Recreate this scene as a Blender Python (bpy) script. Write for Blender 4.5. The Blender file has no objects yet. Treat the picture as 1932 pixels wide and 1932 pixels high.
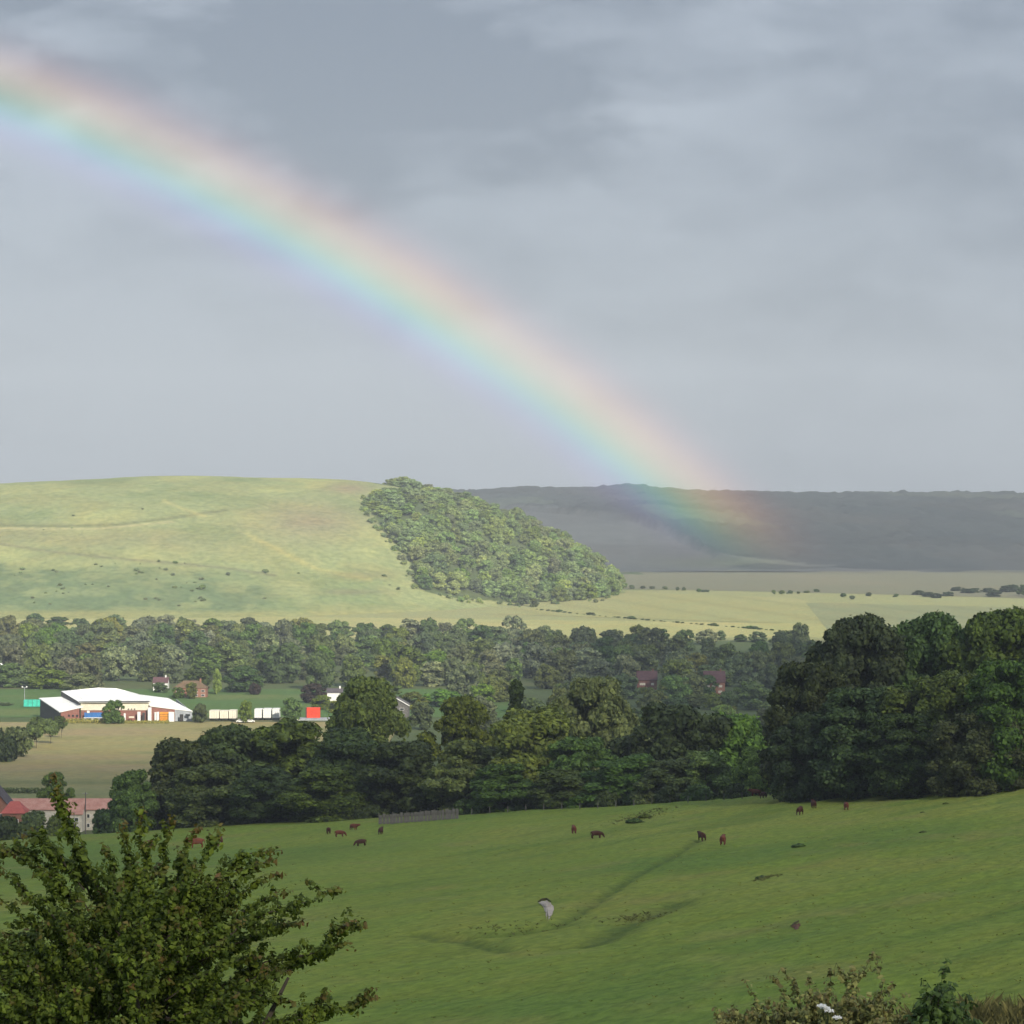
import bpy, math, random
import numpy as np
from mathutils import Vector

# ------------------------------------------------------------------ camera, sky, sun, exposure
scene = bpy.context.scene
C = scene.collection
CAM_Z = 100.0
TAN_HALF = 0.1853
K = TAN_HALF / 966.0            # tangent per unit of the 1932-unit working picture width

cam = bpy.data.cameras.new('camera'); cam_o = bpy.data.objects.new('camera', cam); C.objects.link(cam_o)
cam_o.location = (0, 0, CAM_Z); cam_o.rotation_euler = (math.radians(90), 0, 0)
cam.angle = 2 * math.atan(TAN_HALF); cam.clip_start = 0.5; cam.clip_end = 40000
scene.camera = cam_o

ANTI_AZ, ANTI_EL = math.radians(-26.0), math.radians(-30.2)   # antisolar point, centre of the bow
ANTI = Vector((math.sin(ANTI_AZ) * math.cos(ANTI_EL), math.cos(ANTI_AZ) * math.cos(ANTI_EL), math.sin(ANTI_EL)))
sun = bpy.data.lights.new('sun', 'SUN'); sun_o = bpy.data.objects.new('sun', sun); C.objects.link(sun_o)
sun.energy = 4.2; sun.angle = math.radians(1.5); sun.color = (1.0, 0.93, 0.80)
sun_o.rotation_euler = ANTI.to_track_quat('-Z', 'Y').to_euler(); sun_o.location = (200, -400, 500)

world = bpy.data.worlds.new('World'); scene.world = world; world.use_nodes = True
wt = world.node_tree; wn = wt.nodes; wl = wt.links; wn.clear()
def N(tree, kind, **kw):
    n = tree.nodes.new(kind)
    for k, v in kw.items(): setattr(n, k, v)
    return n
def math_node(tree, op, a, b=None, c=None, clamp=False):
    n = N(tree, 'ShaderNodeMath', operation=op, use_clamp=clamp)
    for i, v in enumerate((a, b, c)):
        if v is None: continue
        if isinstance(v, (int, float)): n.inputs[i].default_value = v
        else: tree.links.new(v, n.inputs[i])
    return n.outputs[0]
def maprange(tree, v, a, b, c=0.0, d=1.0, smooth=True):
    n = N(tree, 'ShaderNodeMapRange'); n.interpolation_type = 'SMOOTHSTEP' if smooth else 'LINEAR'
    tree.links.new(v, n.inputs[0])
    for i, x in enumerate((a, b, c, d)): n.inputs[1 + i].default_value = x
    return n.outputs[0]
def mixc(tree, fac, a, b, blend='MIX'):
    n = N(tree, 'ShaderNodeMix', data_type='RGBA', blend_type=blend)
    for sock, v in ((n.inputs[0], fac), (n.inputs[6], a), (n.inputs[7], b)):
        if isinstance(v, (int, float)): sock.default_value = v
        elif isinstance(v, tuple): sock.default_value = (*v, 1.0) if len(v) == 3 else v
        else: tree.links.new(v, sock)
    return n.outputs[2]
def vmath(tree, op, a, b):
    n = N(tree, 'ShaderNodeVectorMath', operation=op)
    for i, v in enumerate((a, b)):
        if isinstance(v, tuple): n.inputs[i].default_value = v
        else: tree.links.new(v, n.inputs[i])
    return n

def build_world():
    t = wt
    tc = N(t, 'ShaderNodeTexCoord').outputs['Generated']
    sky = N(t, 'ShaderNodeTexSky', sky_type='NISHITA', sun_disc=False)
    sky.sun_elevation = -ANTI_EL; sky.sun_rotation = math.radians(154.0)
    clear = mixc(t, 1.0, sky.outputs[0], (0.1, 0.1, 0.1), 'MULTIPLY')
    sep = N(t, 'ShaderNodeSeparateXYZ'); wl.new(tc, sep.inputs[0]); z = sep.outputs[2]
    # layered stratus: noise over the direction, flattened
    def cloud(scale, sc, detail, dist, off=0.0):
        m = vmath(t, 'MULTIPLY', tc, sc); a = vmath(t, 'ADD', m.outputs[0], (off, off * .7, off * 1.3))
        n = N(t, 'ShaderNodeTexNoise'); wl.new(a.outputs[0], n.inputs['Vector'])
        n.inputs['Scale'].default_value = scale; n.inputs['Detail'].default_value = detail
        n.inputs['Roughness'].default_value = .55; n.inputs['Distortion'].default_value = dist
        return n.outputs[0]
    n1 = cloud(5.0, (1, 1, 2.6), 4, .3, 1.3)
    n2 = cloud(13.0, (1, 1, 2.6), 5, .2, 4.1)
    n3 = cloud(30.0, (1, 1, 2.2), 5, .2, 7.7)
    f = math_node(t, 'ADD', maprange(t, n1, .30, .72, -.27, .27), maprange(t, n2, .32, .68, -.25, .25))
    f = math_node(t, 'ADD', f, maprange(t, n3, .3, .7, -.10, .10))
    # paler towards the horizon all round, heavy cloud base higher up
    hz = maprange(t, z, 0.0, 0.19, .20, -.06)
    f = math_node(t, 'ADD', f, hz)
    # the sky inside the bow is brighter, as rain-lit sky is
    dot = vmath(t, 'DOT_PRODUCT', tc, tuple(ANTI)).outputs['Value']
    ins = maprange(t, dot, math.cos(math.radians(42.0)), math.cos(math.radians(40.2)), 0.0, .20)
    f = math_node(t, 'ADD', f, ins)
    # the long dark cloud bank
    def bank(u, v, rad, sx, sz, amt):
        d0 = Vector(((u - 966) * K, 1, (966 - v) * K)).normalized()
        d = vmath(t, 'SUBTRACT', tc, tuple(d0)); d = vmath(t, 'MULTIPLY', d.outputs[0], (sx, 1, sz))
        ln = N(t, 'ShaderNodeVectorMath', operation='LENGTH'); wl.new(d.outputs[0], ln.inputs[0])
        wob = math_node(t, 'MULTIPLY_ADD', n2, .16 * rad / .1, ln.outputs['Value'])
        wob = math_node(t, 'ADD', wob, -.08 * rad / .1)
        return maprange(t, wob, rad * .55, rad, amt, 0.0)
    f = math_node(t, 'ADD', f, bank(600, 175, .11, .75, 2.4, -.42))
    f = math_node(t, 'ADD', f, bank(980, 90, .10, .8, 2.8, -.22))
    f = math_node(t, 'ADD', f, bank(1550, 690, .09, .55, 2.6, -.18))
    f = math_node(t, 'ADD', f, bank(1120, 260, .08, .8, 2.2, .20))
    for (u, v, rad, amt) in ((60, 640, .05, .12), (300, 840, .05, .16), (560, 810, .03, .14), (820, 840, .03, .12), (1270, 860, .025, .22), (1900, 870, .03, .20), (1400, 420, .06, .10)):
        f = math_node(t, 'ADD', f, bank(u, v, rad, .6, 2.2, amt))
    f = math_node(t, 'ADD', f, .44, clamp=True)
    col = mixc(t, f, (.078, .097, .130), (.205, .232, .272))
    # overcast skies brighten from the horizon to the zenith (CIE overcast sky: 1 + 2 sin h)
    cie = math_node(t, 'MULTIPLY_ADD', math_node(t, 'MAXIMUM', z, 0.0), 2.0, 1.0)
    cc = N(t, 'ShaderNodeCombineXYZ')
    for i in range(3): wl.new(cie, cc.inputs[i])
    col = mixc(t, 1.0, col, cc.outputs[0], 'MULTIPLY')
    col = mixc(t, .93, clear, col)
    bg = N(t, 'ShaderNodeBackground'); wl.new(col, bg.inputs[0]); bg.inputs[1].default_value = 1.0
    out = N(t, 'ShaderNodeOutputWorld'); wl.new(bg.outputs[0], out.inputs[0])
build_world()

vs = scene.view_settings
vs.view_transform = 'Standard'; vs.look = 'None'; vs.exposure = 0.70; vs.gamma = 1.0; vs.use_curve_mapping = False
scene.render.engine = 'CYCLES'
cy = scene.cycles
cy.use_denoising = True
try: cy.denoiser = 'OPENIMAGEDENOISE'
except Exception: pass
cy.use_adaptive_sampling = True; cy.adaptive_threshold = 0.02; cy.max_bounces = 5; cy.diffuse_bounces = 3; cy.glossy_bounces = 2; cy.transmission_bounces = 3
cy.volume_bounces = 0; cy.transparent_max_bounces = 8
cy.caustics_reflective = False; cy.caustics_refractive = False

# ------------------------------------------------------------------ helpers
rng = np.random.default_rng(7)
random.seed(7)

def at(u, v, y):
    """a point seen at (u, v) of the 1932-unit picture, standing y metres out"""
    return np.array([(u - 966) * K * y, y, CAM_Z - (v - 966) * K * y])
def proj(x, y, z):
    return 966 + x / (K * y), 966 + (CAM_Z - z) / (K * y)

def vnoise(x, y, seed=0):
    x = np.asarray(x, float); y = np.asarray(y, float)
    xi = np.floor(x).astype(np.int64); yi = np.floor(y).astype(np.int64); fx = x - xi; fy = y - yi
    fx = fx * fx * fx * (fx * (fx * 6 - 15) + 10); fy = fy * fy * fy * (fy * (fy * 6 - 15) + 10)
    def h(a, b):
        n = (a * 374761393 + b * 668265263 + seed * 974711) & 0xffffffff
        n = ((n ^ (n >> 13)) * 1274126177) & 0xffffffff
        n = n ^ (n >> 16)
        return (n & 0xffff) / 65535.0
    a = h(xi, yi) * (1 - fx) + h(xi + 1, yi) * fx
    b = h(xi, yi + 1) * (1 - fx) + h(xi + 1, yi + 1) * fx
    return a * (1 - fy) + b * fy
def fbm(x, y, seed=0, oct=4):
    s = 0; a = .5; f = 1.0
    for o in range(oct):
        s = s + a * (vnoise(x * f, y * f, seed + o * 17) - .5) * 2; a *= .5; f *= 2.03
    return s
def sstep(a, b, x):
    t = np.clip((np.asarray(x, float) - a) / (b - a), 0, 1); return t * t * (3 - 2 * t)
def smooth_interp(xs, ys):
    """monotone cubic through points"""
    xs = np.array(xs, float); ys = np.array(ys, float); d = np.diff(ys) / np.diff(xs)
    m = np.zeros_like(xs); m[1:-1] = (d[1:] + d[:-1]) / 2; m[0] = d[0]; m[-1] = d[-1]
    for i in range(len(d)):
        if d[i] == 0: m[i] = m[i + 1] = 0
    def f(x):
        x = np.clip(np.asarray(x, float), xs[0], xs[-1]); i = np.clip(np.searchsorted(xs, x) - 1, 0, len(xs) - 2)
        h = xs[i + 1] - xs[i]; t = (x - xs[i]) / h
        return (ys[i] * (2 * t**3 - 3 * t**2 + 1) + h * m[i] * (t**3 - 2 * t**2 + t) + ys[i + 1] * (-2 * t**3 + 3 * t**2) + h * m[i + 1] * (t**3 - t**2))
    return f

def mesh_from(name, verts, faces, mats=None, smooth=False, midx=None):
    me = bpy.data.meshes.new(name)
    me.from_pydata(np.asarray(verts, float).tolist() if not isinstance(verts, list) else verts, [], faces if isinstance(faces, list) else faces.tolist())
    for m in (mats or []): me.materials.append(m)
    if midx is not None: me.polygons.foreach_set('material_index', np.asarray(midx, np.int32))
    if smooth: me.polygons.foreach_set('use_smooth', np.ones(len(me.polygons), bool))
    me.update()
    return me
def link(name, me, parent=None, loc=None):
    o = bpy.data.objects.new(name, me); C.objects.link(o)
    if parent is not None: o.parent = parent
    if loc is not None: o.location = loc
    return o
def tag(o, label=None, cat=None, group=None, kind=None):
    if label: o['label'] = label
    if cat: o['category'] = cat
    if group: o['group'] = group
    if kind: o['kind'] = kind
    return o
def empty(name, loc, rz=0.0):
    o = bpy.data.objects.new(name, None); C.objects.link(o); o.location = loc; o.rotation_euler = (0, 0, rz)
    o.empty_display_size = .2
    return o
def set_colors(me, cols):
    ca = me.color_attributes.new(name='Col', type='FLOAT_COLOR', domain='POINT')
    c = np.ones((len(cols), 4), np.float32); c[:, :3] = cols
    ca.data.foreach_set('color', c.ravel())

def add_var(me, per, core_from=None, seed=0):
    """a random number per leaf or blade, for the natural spread of leaf colour"""
    n = len(me.vertices); r = np.repeat(np.random.default_rng(seed).random(n // per + 1), per)[:n].astype(np.float32)
    if core_from is not None: r[core_from:] = .3
    a = me.attributes.new('var', 'FLOAT', 'POINT'); a.data.foreach_set('value', r); return me

class MB:
    """collects simple solids into one mesh"""
    def __init__(s): s.v = []; s.f = []
    def add(s, vs, fs):
        b = len(s.v); s.v += [tuple(map(float, p)) for p in vs]; s.f += [tuple(b + i for i in f) for f in fs]; return s
    def box(s, x0, x1, y0, y1, z0, z1):
        return s.add([(x0, y0, z0), (x1, y0, z0), (x1, y1, z0), (x0, y1, z0), (x0, y0, z1), (x1, y0, z1), (x1, y1, z1), (x0, y1, z1)],
                     [(0, 3, 2, 1), (4, 5, 6, 7), (0, 1, 5, 4), (1, 2, 6, 5), (2, 3, 7, 6), (3, 0, 4, 7)])
    def slab(s, pts, t):
        """a polygon thickened downwards by t"""
        n = len(pts); top = [tuple(p) for p in pts]; bot = [(p[0], p[1], p[2] - t) for p in pts]
        return s.add(top + bot, [tuple(range(n)), tuple(range(2 * n - 1, n - 1, -1))] + [(i, n + i, n + (i + 1) % n, (i + 1) % n) for i in range(n)])
    def wall(s, a, b, z0, za, zb, t=.3):
        """an upright wall from a to b (xy), base z0, top za at a and zb at b"""
        d = np.array([b[0] - a[0], b[1] - a[1]]); d = d / np.linalg.norm(d); n = np.array([-d[1], d[0]]) * t
        p = [(a[0], a[1], z0), (b[0], b[1], z0), (b[0], b[1], zb), (a[0], a[1], za)]
        q = [(x + n[0], y + n[1], z) for x, y, z in p]
        return s.add(p + q, [(0, 1, 2, 3), (7, 6, 5, 4), (0, 4, 5, 1), (1, 5, 6, 2), (2, 6, 7, 3), (3, 7, 4, 0)])
    def tube(s, pts, rads, sides=6, cap=True):
        pts = [Vector(p) for p in pts]; n = len(pts); b = len(s.v)
        for i, p in enumerate(pts):
            d = (pts[min(i + 1, n - 1)] - pts[max(i - 1, 0)])
            if d.length < 1e-9: d = Vector((0, 0, 1))
            d.normalize(); a = d.orthogonal().normalized(); c = d.cross(a)
            for k in range(sides):
                th = 2 * math.pi * k / sides; s.v.append(tuple(p + (a * math.cos(th) + c * math.sin(th)) * rads[i]))
        for i in range(n - 1):
            for k in range(sides):
                k2 = (k + 1) % sides
                s.f.append((b + i * sides + k, b + i * sides + k2, b + (i + 1) * sides + k2, b + (i + 1) * sides + k))
        if cap:
            s.f.append(tuple(b + k for k in range(sides))[::-1]); s.f.append(tuple(b + (n - 1) * sides + k for k in range(sides)))
        return s
    def wheel(s, x, y, z, r, w, n=14):
        b = len(s.v)
        for yy in (y - w / 2, y + w / 2):
            for k in range(n):
                th = 2 * math.pi * k / n; s.v.append((x + r * math.cos(th), yy, z + r * math.sin(th)))
        s.f.append(tuple(b + k for k in range(n))); s.f.append(tuple(b + n + k for k in range(n))[::-1])
        for k in range(n): s.f.append((b + k, b + n + k, b + n + (k + 1) % n, b + (k + 1) % n))
        return s
    def build(s, name, mat, parent=None, loc=None, smooth=False, me_name=None):
        return link(name, mesh_from(me_name or name, s.v, s.f, [mat], smooth), parent, loc)

# ------------------------------------------------------------------ materials
MATS = {}
def new_mat(name):
    m = bpy.data.materials.new(name); m.use_nodes = True; m.node_tree.nodes.clear(); MATS[name] = m
    return m, m.node_tree
def out_surface(t, s):
    o = N(t, 'ShaderNodeOutputMaterial'); t.links.new(s, o.inputs['Surface'])
def principled(t, col, rough=.8, spec=.3, normal=None):
    p = N(t, 'ShaderNodeBsdfPrincipled')
    if isinstance(col, tuple): p.inputs['Base Color'].default_value = (*col, 1)
    else: t.links.new(col, p.inputs['Base Color'])
    p.inputs['Roughness'].default_value = rough; p.inputs['Specular IOR Level'].default_value = spec
    if normal is not None: t.links.new(normal, p.inputs['Normal'])
    return p
def noise(t, scale, detail=4, rough=.55, coord='Object', stretch=None, rot=None, dist=0.0):
    tc = N(t, 'ShaderNodeTexCoord').outputs[coord]
    if stretch or rot:
        mp = N(t, 'ShaderNodeMapping'); t.links.new(tc, mp.inputs[0])
        if rot: mp.vector_type = 'TEXTURE'; mp.inputs['Rotation'].default_value = rot
        if stretch: mp.inputs['Scale'].default_value = stretch
        tc = mp.outputs[0]
    n = N(t, 'ShaderNodeTexNoise'); t.links.new(tc, n.inputs['Vector'])
    n.inputs['Scale'].default_value = scale; n.inputs['Detail'].default_value = detail; n.inputs['Roughness'].default_value = rough
    n.inputs['Distortion'].default_value = dist
    return n.outputs[0]
def bump(t, h, strength, dist):
    b = N(t, 'ShaderNodeBump'); t.links.new(h, b.inputs['Height']); b.inputs['Strength'].default_value = strength; b.inputs['Distance'].default_value = dist
    return b.outputs[0]

def plain(name, rgb, rough=.7, spec=.3, scale=.6, var=.16, bmp=0.0):
    """painted or rendered surface with uneven weathering"""
    m, t = new_mat(name)
    n = noise(t, scale, 5); dark = tuple(c * (1 - var) for c in rgb); light = tuple(min(1, c * (1 + var)) for c in rgb)
    col = mixc(t, maprange(t, n, .3, .7), dark, light)
    nm = bump(t, noise(t, scale * 8, 4), .4, bmp) if bmp else None
    out_surface(t, principled(t, col, rough, spec, nm).outputs[0]); return m
def brick_mat(name, a, b, mortar, scale=1.0):
    m, t = new_mat(name)
    tc = N(t, 'ShaderNodeTexCoord').outputs['Object']
    mp = N(t, 'ShaderNodeMapping'); t.links.new(tc, mp.inputs[0]); mp.inputs['Rotation'].default_value = (math.radians(90), 0, 0)
    bt = N(t, 'ShaderNodeTexBrick'); t.links.new(mp.outputs[0], bt.inputs['Vector'])
    for i, c in ((1, a), (2, b), (3, mortar)): bt.inputs[i].default_value = (*c, 1)
    bt.inputs['Scale'].default_value = 4.4 * scale; bt.inputs['Mortar Size'].default_value = .015
    col = mixc(t, maprange(t, noise(t, .5, 5), .3, .7, 0, .3), bt.outputs[0], (.12, .07, .055))
    out_surface(t, principled(t, col, .85, .2).outputs[0]); return m
def tile_mat(name, a, b, scale=3.0):
    """clay or slate covering: courses across the slope, patchy weathering"""
    m, t = new_mat(name)
    w = N(t, 'ShaderNodeTexWave', wave_type='BANDS', bands_direction='Y'); t.links.new(N(t, 'ShaderNodeTexCoord').outputs['Object'], w.inputs[0])
    w.inputs['Scale'].default_value = scale; w.inputs['Distortion'].default_value = .6; w.inputs['Detail'].default_value = 2
    col = mixc(t, maprange(t, noise(t, .55, 6, .65), .32, .68), a, b)
    col = mixc(t, maprange(t, noise(t, 3.0, 4), .45, .75, 0, .35), col, tuple(c * .55 for c in a))
    out_surface(t, principled(t, col, .85, .2, bump(t, w.outputs[0], .5, .05)).outputs[0]); return m

def foliage(name, rgb, var=.30, nscale=.35, trans=.22, hue=.03, tip=None):
    m, t = new_mat(name)
    oi = N(t, 'ShaderNodeObjectInfo')
    n = noise(t, nscale, 3, .6); n2 = noise(t, nscale * 5, 2)
    a = tuple(c * (1 - var) for c in rgb)
    b = (rgb[0] * (1 + var * 1.25), rgb[1] * (1 + var), rgb[2] * (1 + var * .5))
    col = mixc(t, maprange(t, n, .32, .68), a, b)
    col = mixc(t, maprange(t, n2, .35, .7, 0, .35), col, (rgb[0] * 1.35, rgb[1] * 1.22, rgb[2] * .9))
    lv = N(t, 'ShaderNodeAttribute', attribute_name='var').outputs['Fac']
    lc = N(t, 'ShaderNodeCombineXYZ')
    for i, (lo, hi) in enumerate(((.50, 1.75), (.55, 1.60), (.60, 1.25))): t.links.new(maprange(t, lv, 0, 1, lo, hi, False), lc.inputs[i])
    col = mixc(t, 1.0, col, lc.outputs[0], 'MULTIPLY')
    hs = N(t, 'ShaderNodeHueSaturation'); t.links.new(col, hs.inputs['Color'])
    t.links.new(maprange(t, oi.outputs['Random'], 0, 1, .5 - hue, .5 + hue * .8, False), hs.inputs['Hue'])
    r2 = math_node(t, 'FRACT', math_node(t, 'MULTIPLY', oi.outputs['Random'], 7.31))
    t.links.new(maprange(t, r2, 0, 1, .74, 1.28, False), hs.inputs['Value'])
    r3 = math_node(t, 'FRACT', math_node(t, 'MULTIPLY', oi.outputs['Random'], 17.7))
    t.links.new(maprange(t, r3, 0, 1, .78, 1.05, False), hs.inputs['Saturation'])
    c = hs.outputs[0]
    if tip is not None:
        at_ = N(t, 'ShaderNodeAttribute', attribute_name='tip')
        c = mixc(t, at_.outputs['Fac'], c, tip)
    p = principled(t, c, .6, .22)
    tr = N(t, 'ShaderNodeBsdfTranslucent'); t.links.new(c, tr.inputs[0])
    mx = N(t, 'ShaderNodeMixShader'); mx.inputs[0].default_value = trans
    t.links.new(p.outputs[0], mx.inputs[1]); t.links.new(tr.outputs[0], mx.inputs[2])
    out_surface(t, mx.outputs[0]); return m

def attr_ground(name, grain, var=.22, bstr=.5, bdist=.3, stretch=None, rot=None):
    """ground whose plant cover is a colour map on the mesh, with finer grain on top"""
    m, t = new_mat(name)
    c = N(t, 'ShaderNodeVertexColor', layer_name='Col').outputs[0]
    n = noise(t, grain, 6, .65, stretch=stretch, rot=rot); n2 = noise(t, grain * .13, 5, .6, stretch=stretch, rot=rot, dist=.5)
    d = mixc(t, 1.0, c, (1 - var, 1 - var * .8, 1 - var), 'MULTIPLY'); l = mixc(t, 1.0, c, (1 + var * 1.1, 1 + var, 1 + var * .6), 'MULTIPLY')
    col = mixc(t, maprange(t, n, .3, .7), d, l)
    col = mixc(t, maprange(t, n2, .35, .7, 0, .5), col, mixc(t, 1.0, col, (1.12, .92, .82), 'MULTIPLY'))
    out_surface(t, principled(t, col, .95, .1, bump(t, n, bstr, bdist)).outputs[0]); return m

M_MEADOW = attr_ground('pasture_grass', 1.3, .26, .9, .30, stretch=(2.0, 1.0, 1.0), rot=(0, 0, math.radians(56)))
M_HILL = attr_ground('downland_turf', .16, .20, .6, 1.2)
M_FAR = attr_ground('far_slopes', .035, .14, .4, 3.0)
M_FIELD = attr_ground('crop_field', .25, .16, .5, .5)
M_BARK = plain('bark', (.09, .075, .06), .95, .1, 3.0, .35, .05)
F_DARK = foliage('foliage_dark', (.066, .114, .026))
F_DEEP = foliage('foliage_deep', (.040, .072, .020))
F_MID = foliage('foliage_mid', (.090, .156, .030))
F_OLIVE = foliage('foliage_olive', (.118, .152, .030))
F_BRIGHT = foliage('foliage_bright', (.130, .215, .036))
F_SILVER = foliage('foliage_silver', (.140, .178, .112))
F_COPPER = foliage('foliage_copper', (.040, .028, .026))
F_HILL = foliage('foliage_hill', (.180, .285, .095), .28, .22, hue=.012)
F_VALLEY = foliage('foliage_valley', (.100, .150, .056), .32, .22, hue=.035)
F_HILL2 = foliage('foliage_hill_yellow', (.225, .305, .092), .28, .22, hue=.012)
F_SCRUB = foliage('foliage_scrub', (.160, .220, .095), .25, .4)
F_HAW = foliage('foliage_hawthorn', (.094, .146, .026), .4, 1.6, .30, hue=0.0, tip=(.20, .115, .045))
F_HAW2 = foliage('foliage_bramble', (.150, .172, .040), .35, 2.0, .25, tip=(.20, .15, .055))
F_SAP = foliage('foliage_sapling', (.055, .105, .030), .3, 2.0)
F_TUFT = foliage('tussock_grass', (.165, .225, .050), .25, .05, .4)
F_DRY = foliage('dry_grass', (.20, .205, .075), .35, .8, .3, hue=0.0)

# ------------------------------------------------------------------ terrain functions
F_Y = smooth_interp([-500, 400, 600, 700, 765, 900, 1320, 1400, 1600, 2200, 2500, 2800, 3300, 4000, 6000, 14000],
                    [18, 18, 17, 14, 12, 8, .2, 0, -1, 3, 10, 16.5, 18.5, 20, 24, 30])
def floor_z(x, y): return F_Y(y) + 0 * np.asarray(x, float)
EDGE = smooth_interp([-400, -104, -40, 0, 40, 78, 200, 400], [600, 560, 540, 520, 476, 424, 375, 350])
NEAR = smooth_interp([-80, 0, 40, 100, 160, 200], [9, -1.7, -9.4, -25.0, -32.1, -34.8])
TRENCH = []          # (world polyline, depth, half-width) of the banks and the old track across the pasture
def trench_weight(x, y):
    out = np.zeros(np.shape(x)); dep = np.zeros(np.shape(x))
    for Q, d, w in TRENCH:
        best = np.full(np.shape(x), 1e9)
        for (x1, y1), (x2, y2) in zip(Q[:-1], Q[1:]):
            L2 = (x2 - x1) ** 2 + (y2 - y1) ** 2; t = np.clip(((x - x1) * (x2 - x1) + (y - y1) * (y2 - y1)) / L2, 0, 1)
            best = np.minimum(best, (x - x1 - t * (x2 - x1)) ** 2 + (y - y1 - t * (y2 - y1)) ** 2)
        g = np.exp(-best / w ** 2); out = np.maximum(out, g); dep = np.maximum(dep, g * d)
    return out, dep
def meadow_z(x, y, fine=True):
    x = np.asarray(x, float); y = np.asarray(y, float)
    base = np.where(y < 180, NEAR(np.minimum(y, 180)), -21.2 - .068 * y)
    w = sstep(35, 165, y)
    c = .0935 * x + .0235 * (np.sqrt(x * x + 900) - 30)
    z = base + w * c
    # hawthorn ledge and the brow with the rank grass
    z = z + 1.95 * np.exp(-((x - 7.0) / 4.2) ** 2 - ((y - 40) / 5.5) ** 2)
    z = z + 1.1 * fbm(x / 60 + 3, y / 80, 5, 3) * sstep(120, 220, y)
    if fine:
        s = -.83 * x + .56 * y; l = .56 * x + .83 * y
        amp = (.12 + .24 * sstep(-40, 60, x)) * sstep(110, 160, y)
        z = z + amp * fbm(s / 2.6 + .5 * vnoise(l / 25, s / 25, 3), l / 17, 11, 3)
        z = z + .07 * fbm(x / 1.7, y / 2.2, 23, 2) * sstep(110, 160, y)
        if TRENCH: z = z - trench_weight(x, y)[1]
    e = np.maximum(y - EDGE(x), 0)
    z = z - .0022 * np.minimum(e, 60) ** 2 - .26 * np.maximum(e - 60, 0)
    return CAM_Z + z
def ground_z(x, y):
    return np.maximum(meadow_z(x, y, False), floor_z(x, y))
def on_meadow(u, v, lo=90, hi=640):
    """where the line of sight through (u, v) first meets the pasture"""
    ys = np.linspace(lo, hi, 2200); xs = (u - 966) * K * ys; zr = CAM_Z - (v - 966) * K * ys
    below = np.nonzero(meadow_z(xs, ys, False) >= zr)[0]
    i = below[0] if len(below) else len(ys) - 1
    return float(xs[i]), float(ys[i]), float(meadow_z(xs[i], ys[i], True))

for pts_, d_, w_ in (([(1362, 1641), (1300, 1680), (1238, 1712), (1170, 1757), (1114, 1792), (1085, 1806)], .45, .65), ([(1060, 1808), (1030, 1815), (990, 1822), (940, 1826), (890, 1828)], .9, 2.6), ([(812, 1823), (860, 1830), (920, 1842), (985, 1858)], .35, .9), ([(1130, 1848), (1170, 1840), (1230, 1805), (1330, 1760)], .35, 1.6)):
    TRENCH_Q = [on_meadow(u * .966, v * .966)[:2] for u, v in pts_]; TRENCH.append((TRENCH_Q, d_, w_))
HC_X = [-1500, -900, -700, -537, -426, -370, -260, -153, -64, -9, 47, 91, 118, 140, 300]
HC_Z = [100, 118, 125, 131, 137, 138.5, 137.5, 132, 115, 94, 66, 38, 19, 16, 16]
HC = smooth_interp(HC_X, HC_Z)
HB = smooth_interp([-1500, -900, -150, 0, 113, 170, 300], [2420, 2430, 2450, 2600, 2800, 2860, 2900])
def hill_z(x, y, fine=True):
    x = np.asarray(x, float); y = np.asarray(y, float)
    yb = HB(x); yc = 2960.0
    t = (y - yb) / (yc - yb)
    p = np.where(t < 0, 0, np.where(t < 1, np.sin(np.pi / 2 * np.clip(t, 0, 1)) ** 1.25, 1 - .12 * np.minimum(t - 1, 2.5) ** 2))
    fl = floor_z(x, y)
    z = fl + np.maximum(HC(x) - F_Y(2960), 0) * p
    if fine: z = z + 1.6 * fbm(x / 90, y / 90, 31, 3) * np.clip(t, 0, 1) + .5 * fbm(x / 14, y / 10, 37, 3) * np.clip(t * 3, 0, 1)
    return np.where(t < 0, fl - .75, z - .4)

def grid_mesh(name, xs, ys, zf, mat, cols=None):
    X, Y = np.meshgrid(xs, ys); Z = zf(X, Y)
    v = np.stack([X.ravel(), Y.ravel(), Z.ravel()], 1); nx, ny = len(xs), len(ys)
    i = (np.arange(ny - 1)[:, None] * nx + np.arange(nx - 1)[None, :]).ravel()
    f = np.stack([i, i + 1, i + nx + 1, i + nx], 1)
    me = mesh_from(name, v, f, [mat], True)
    if cols is not None: set_colors(me, cols(v[:, 0], v[:, 1], v[:, 2]))
    return me
def blend(c, col, w):
    w = np.clip(w, 0, 1)[:, None]; return c * (1 - w) + np.array(col)[None, :] * w
def in_poly(u, v, poly):
    u = np.asarray(u); v = np.asarray(v); c = np.zeros(u.shape, bool); n = len(poly)
    for i in range(n):
        x1, y1 = poly[i]; x2, y2 = poly[(i + 1) % n]
        cond = ((y1 > v) != (y2 > v))
        with np.errstate(divide='ignore', invalid='ignore'):
            xi = (x2 - x1) * (v - y1) / (y2 - y1 + 1e-12) + x1
        c ^= cond & (u < xi)
    return c

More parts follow.
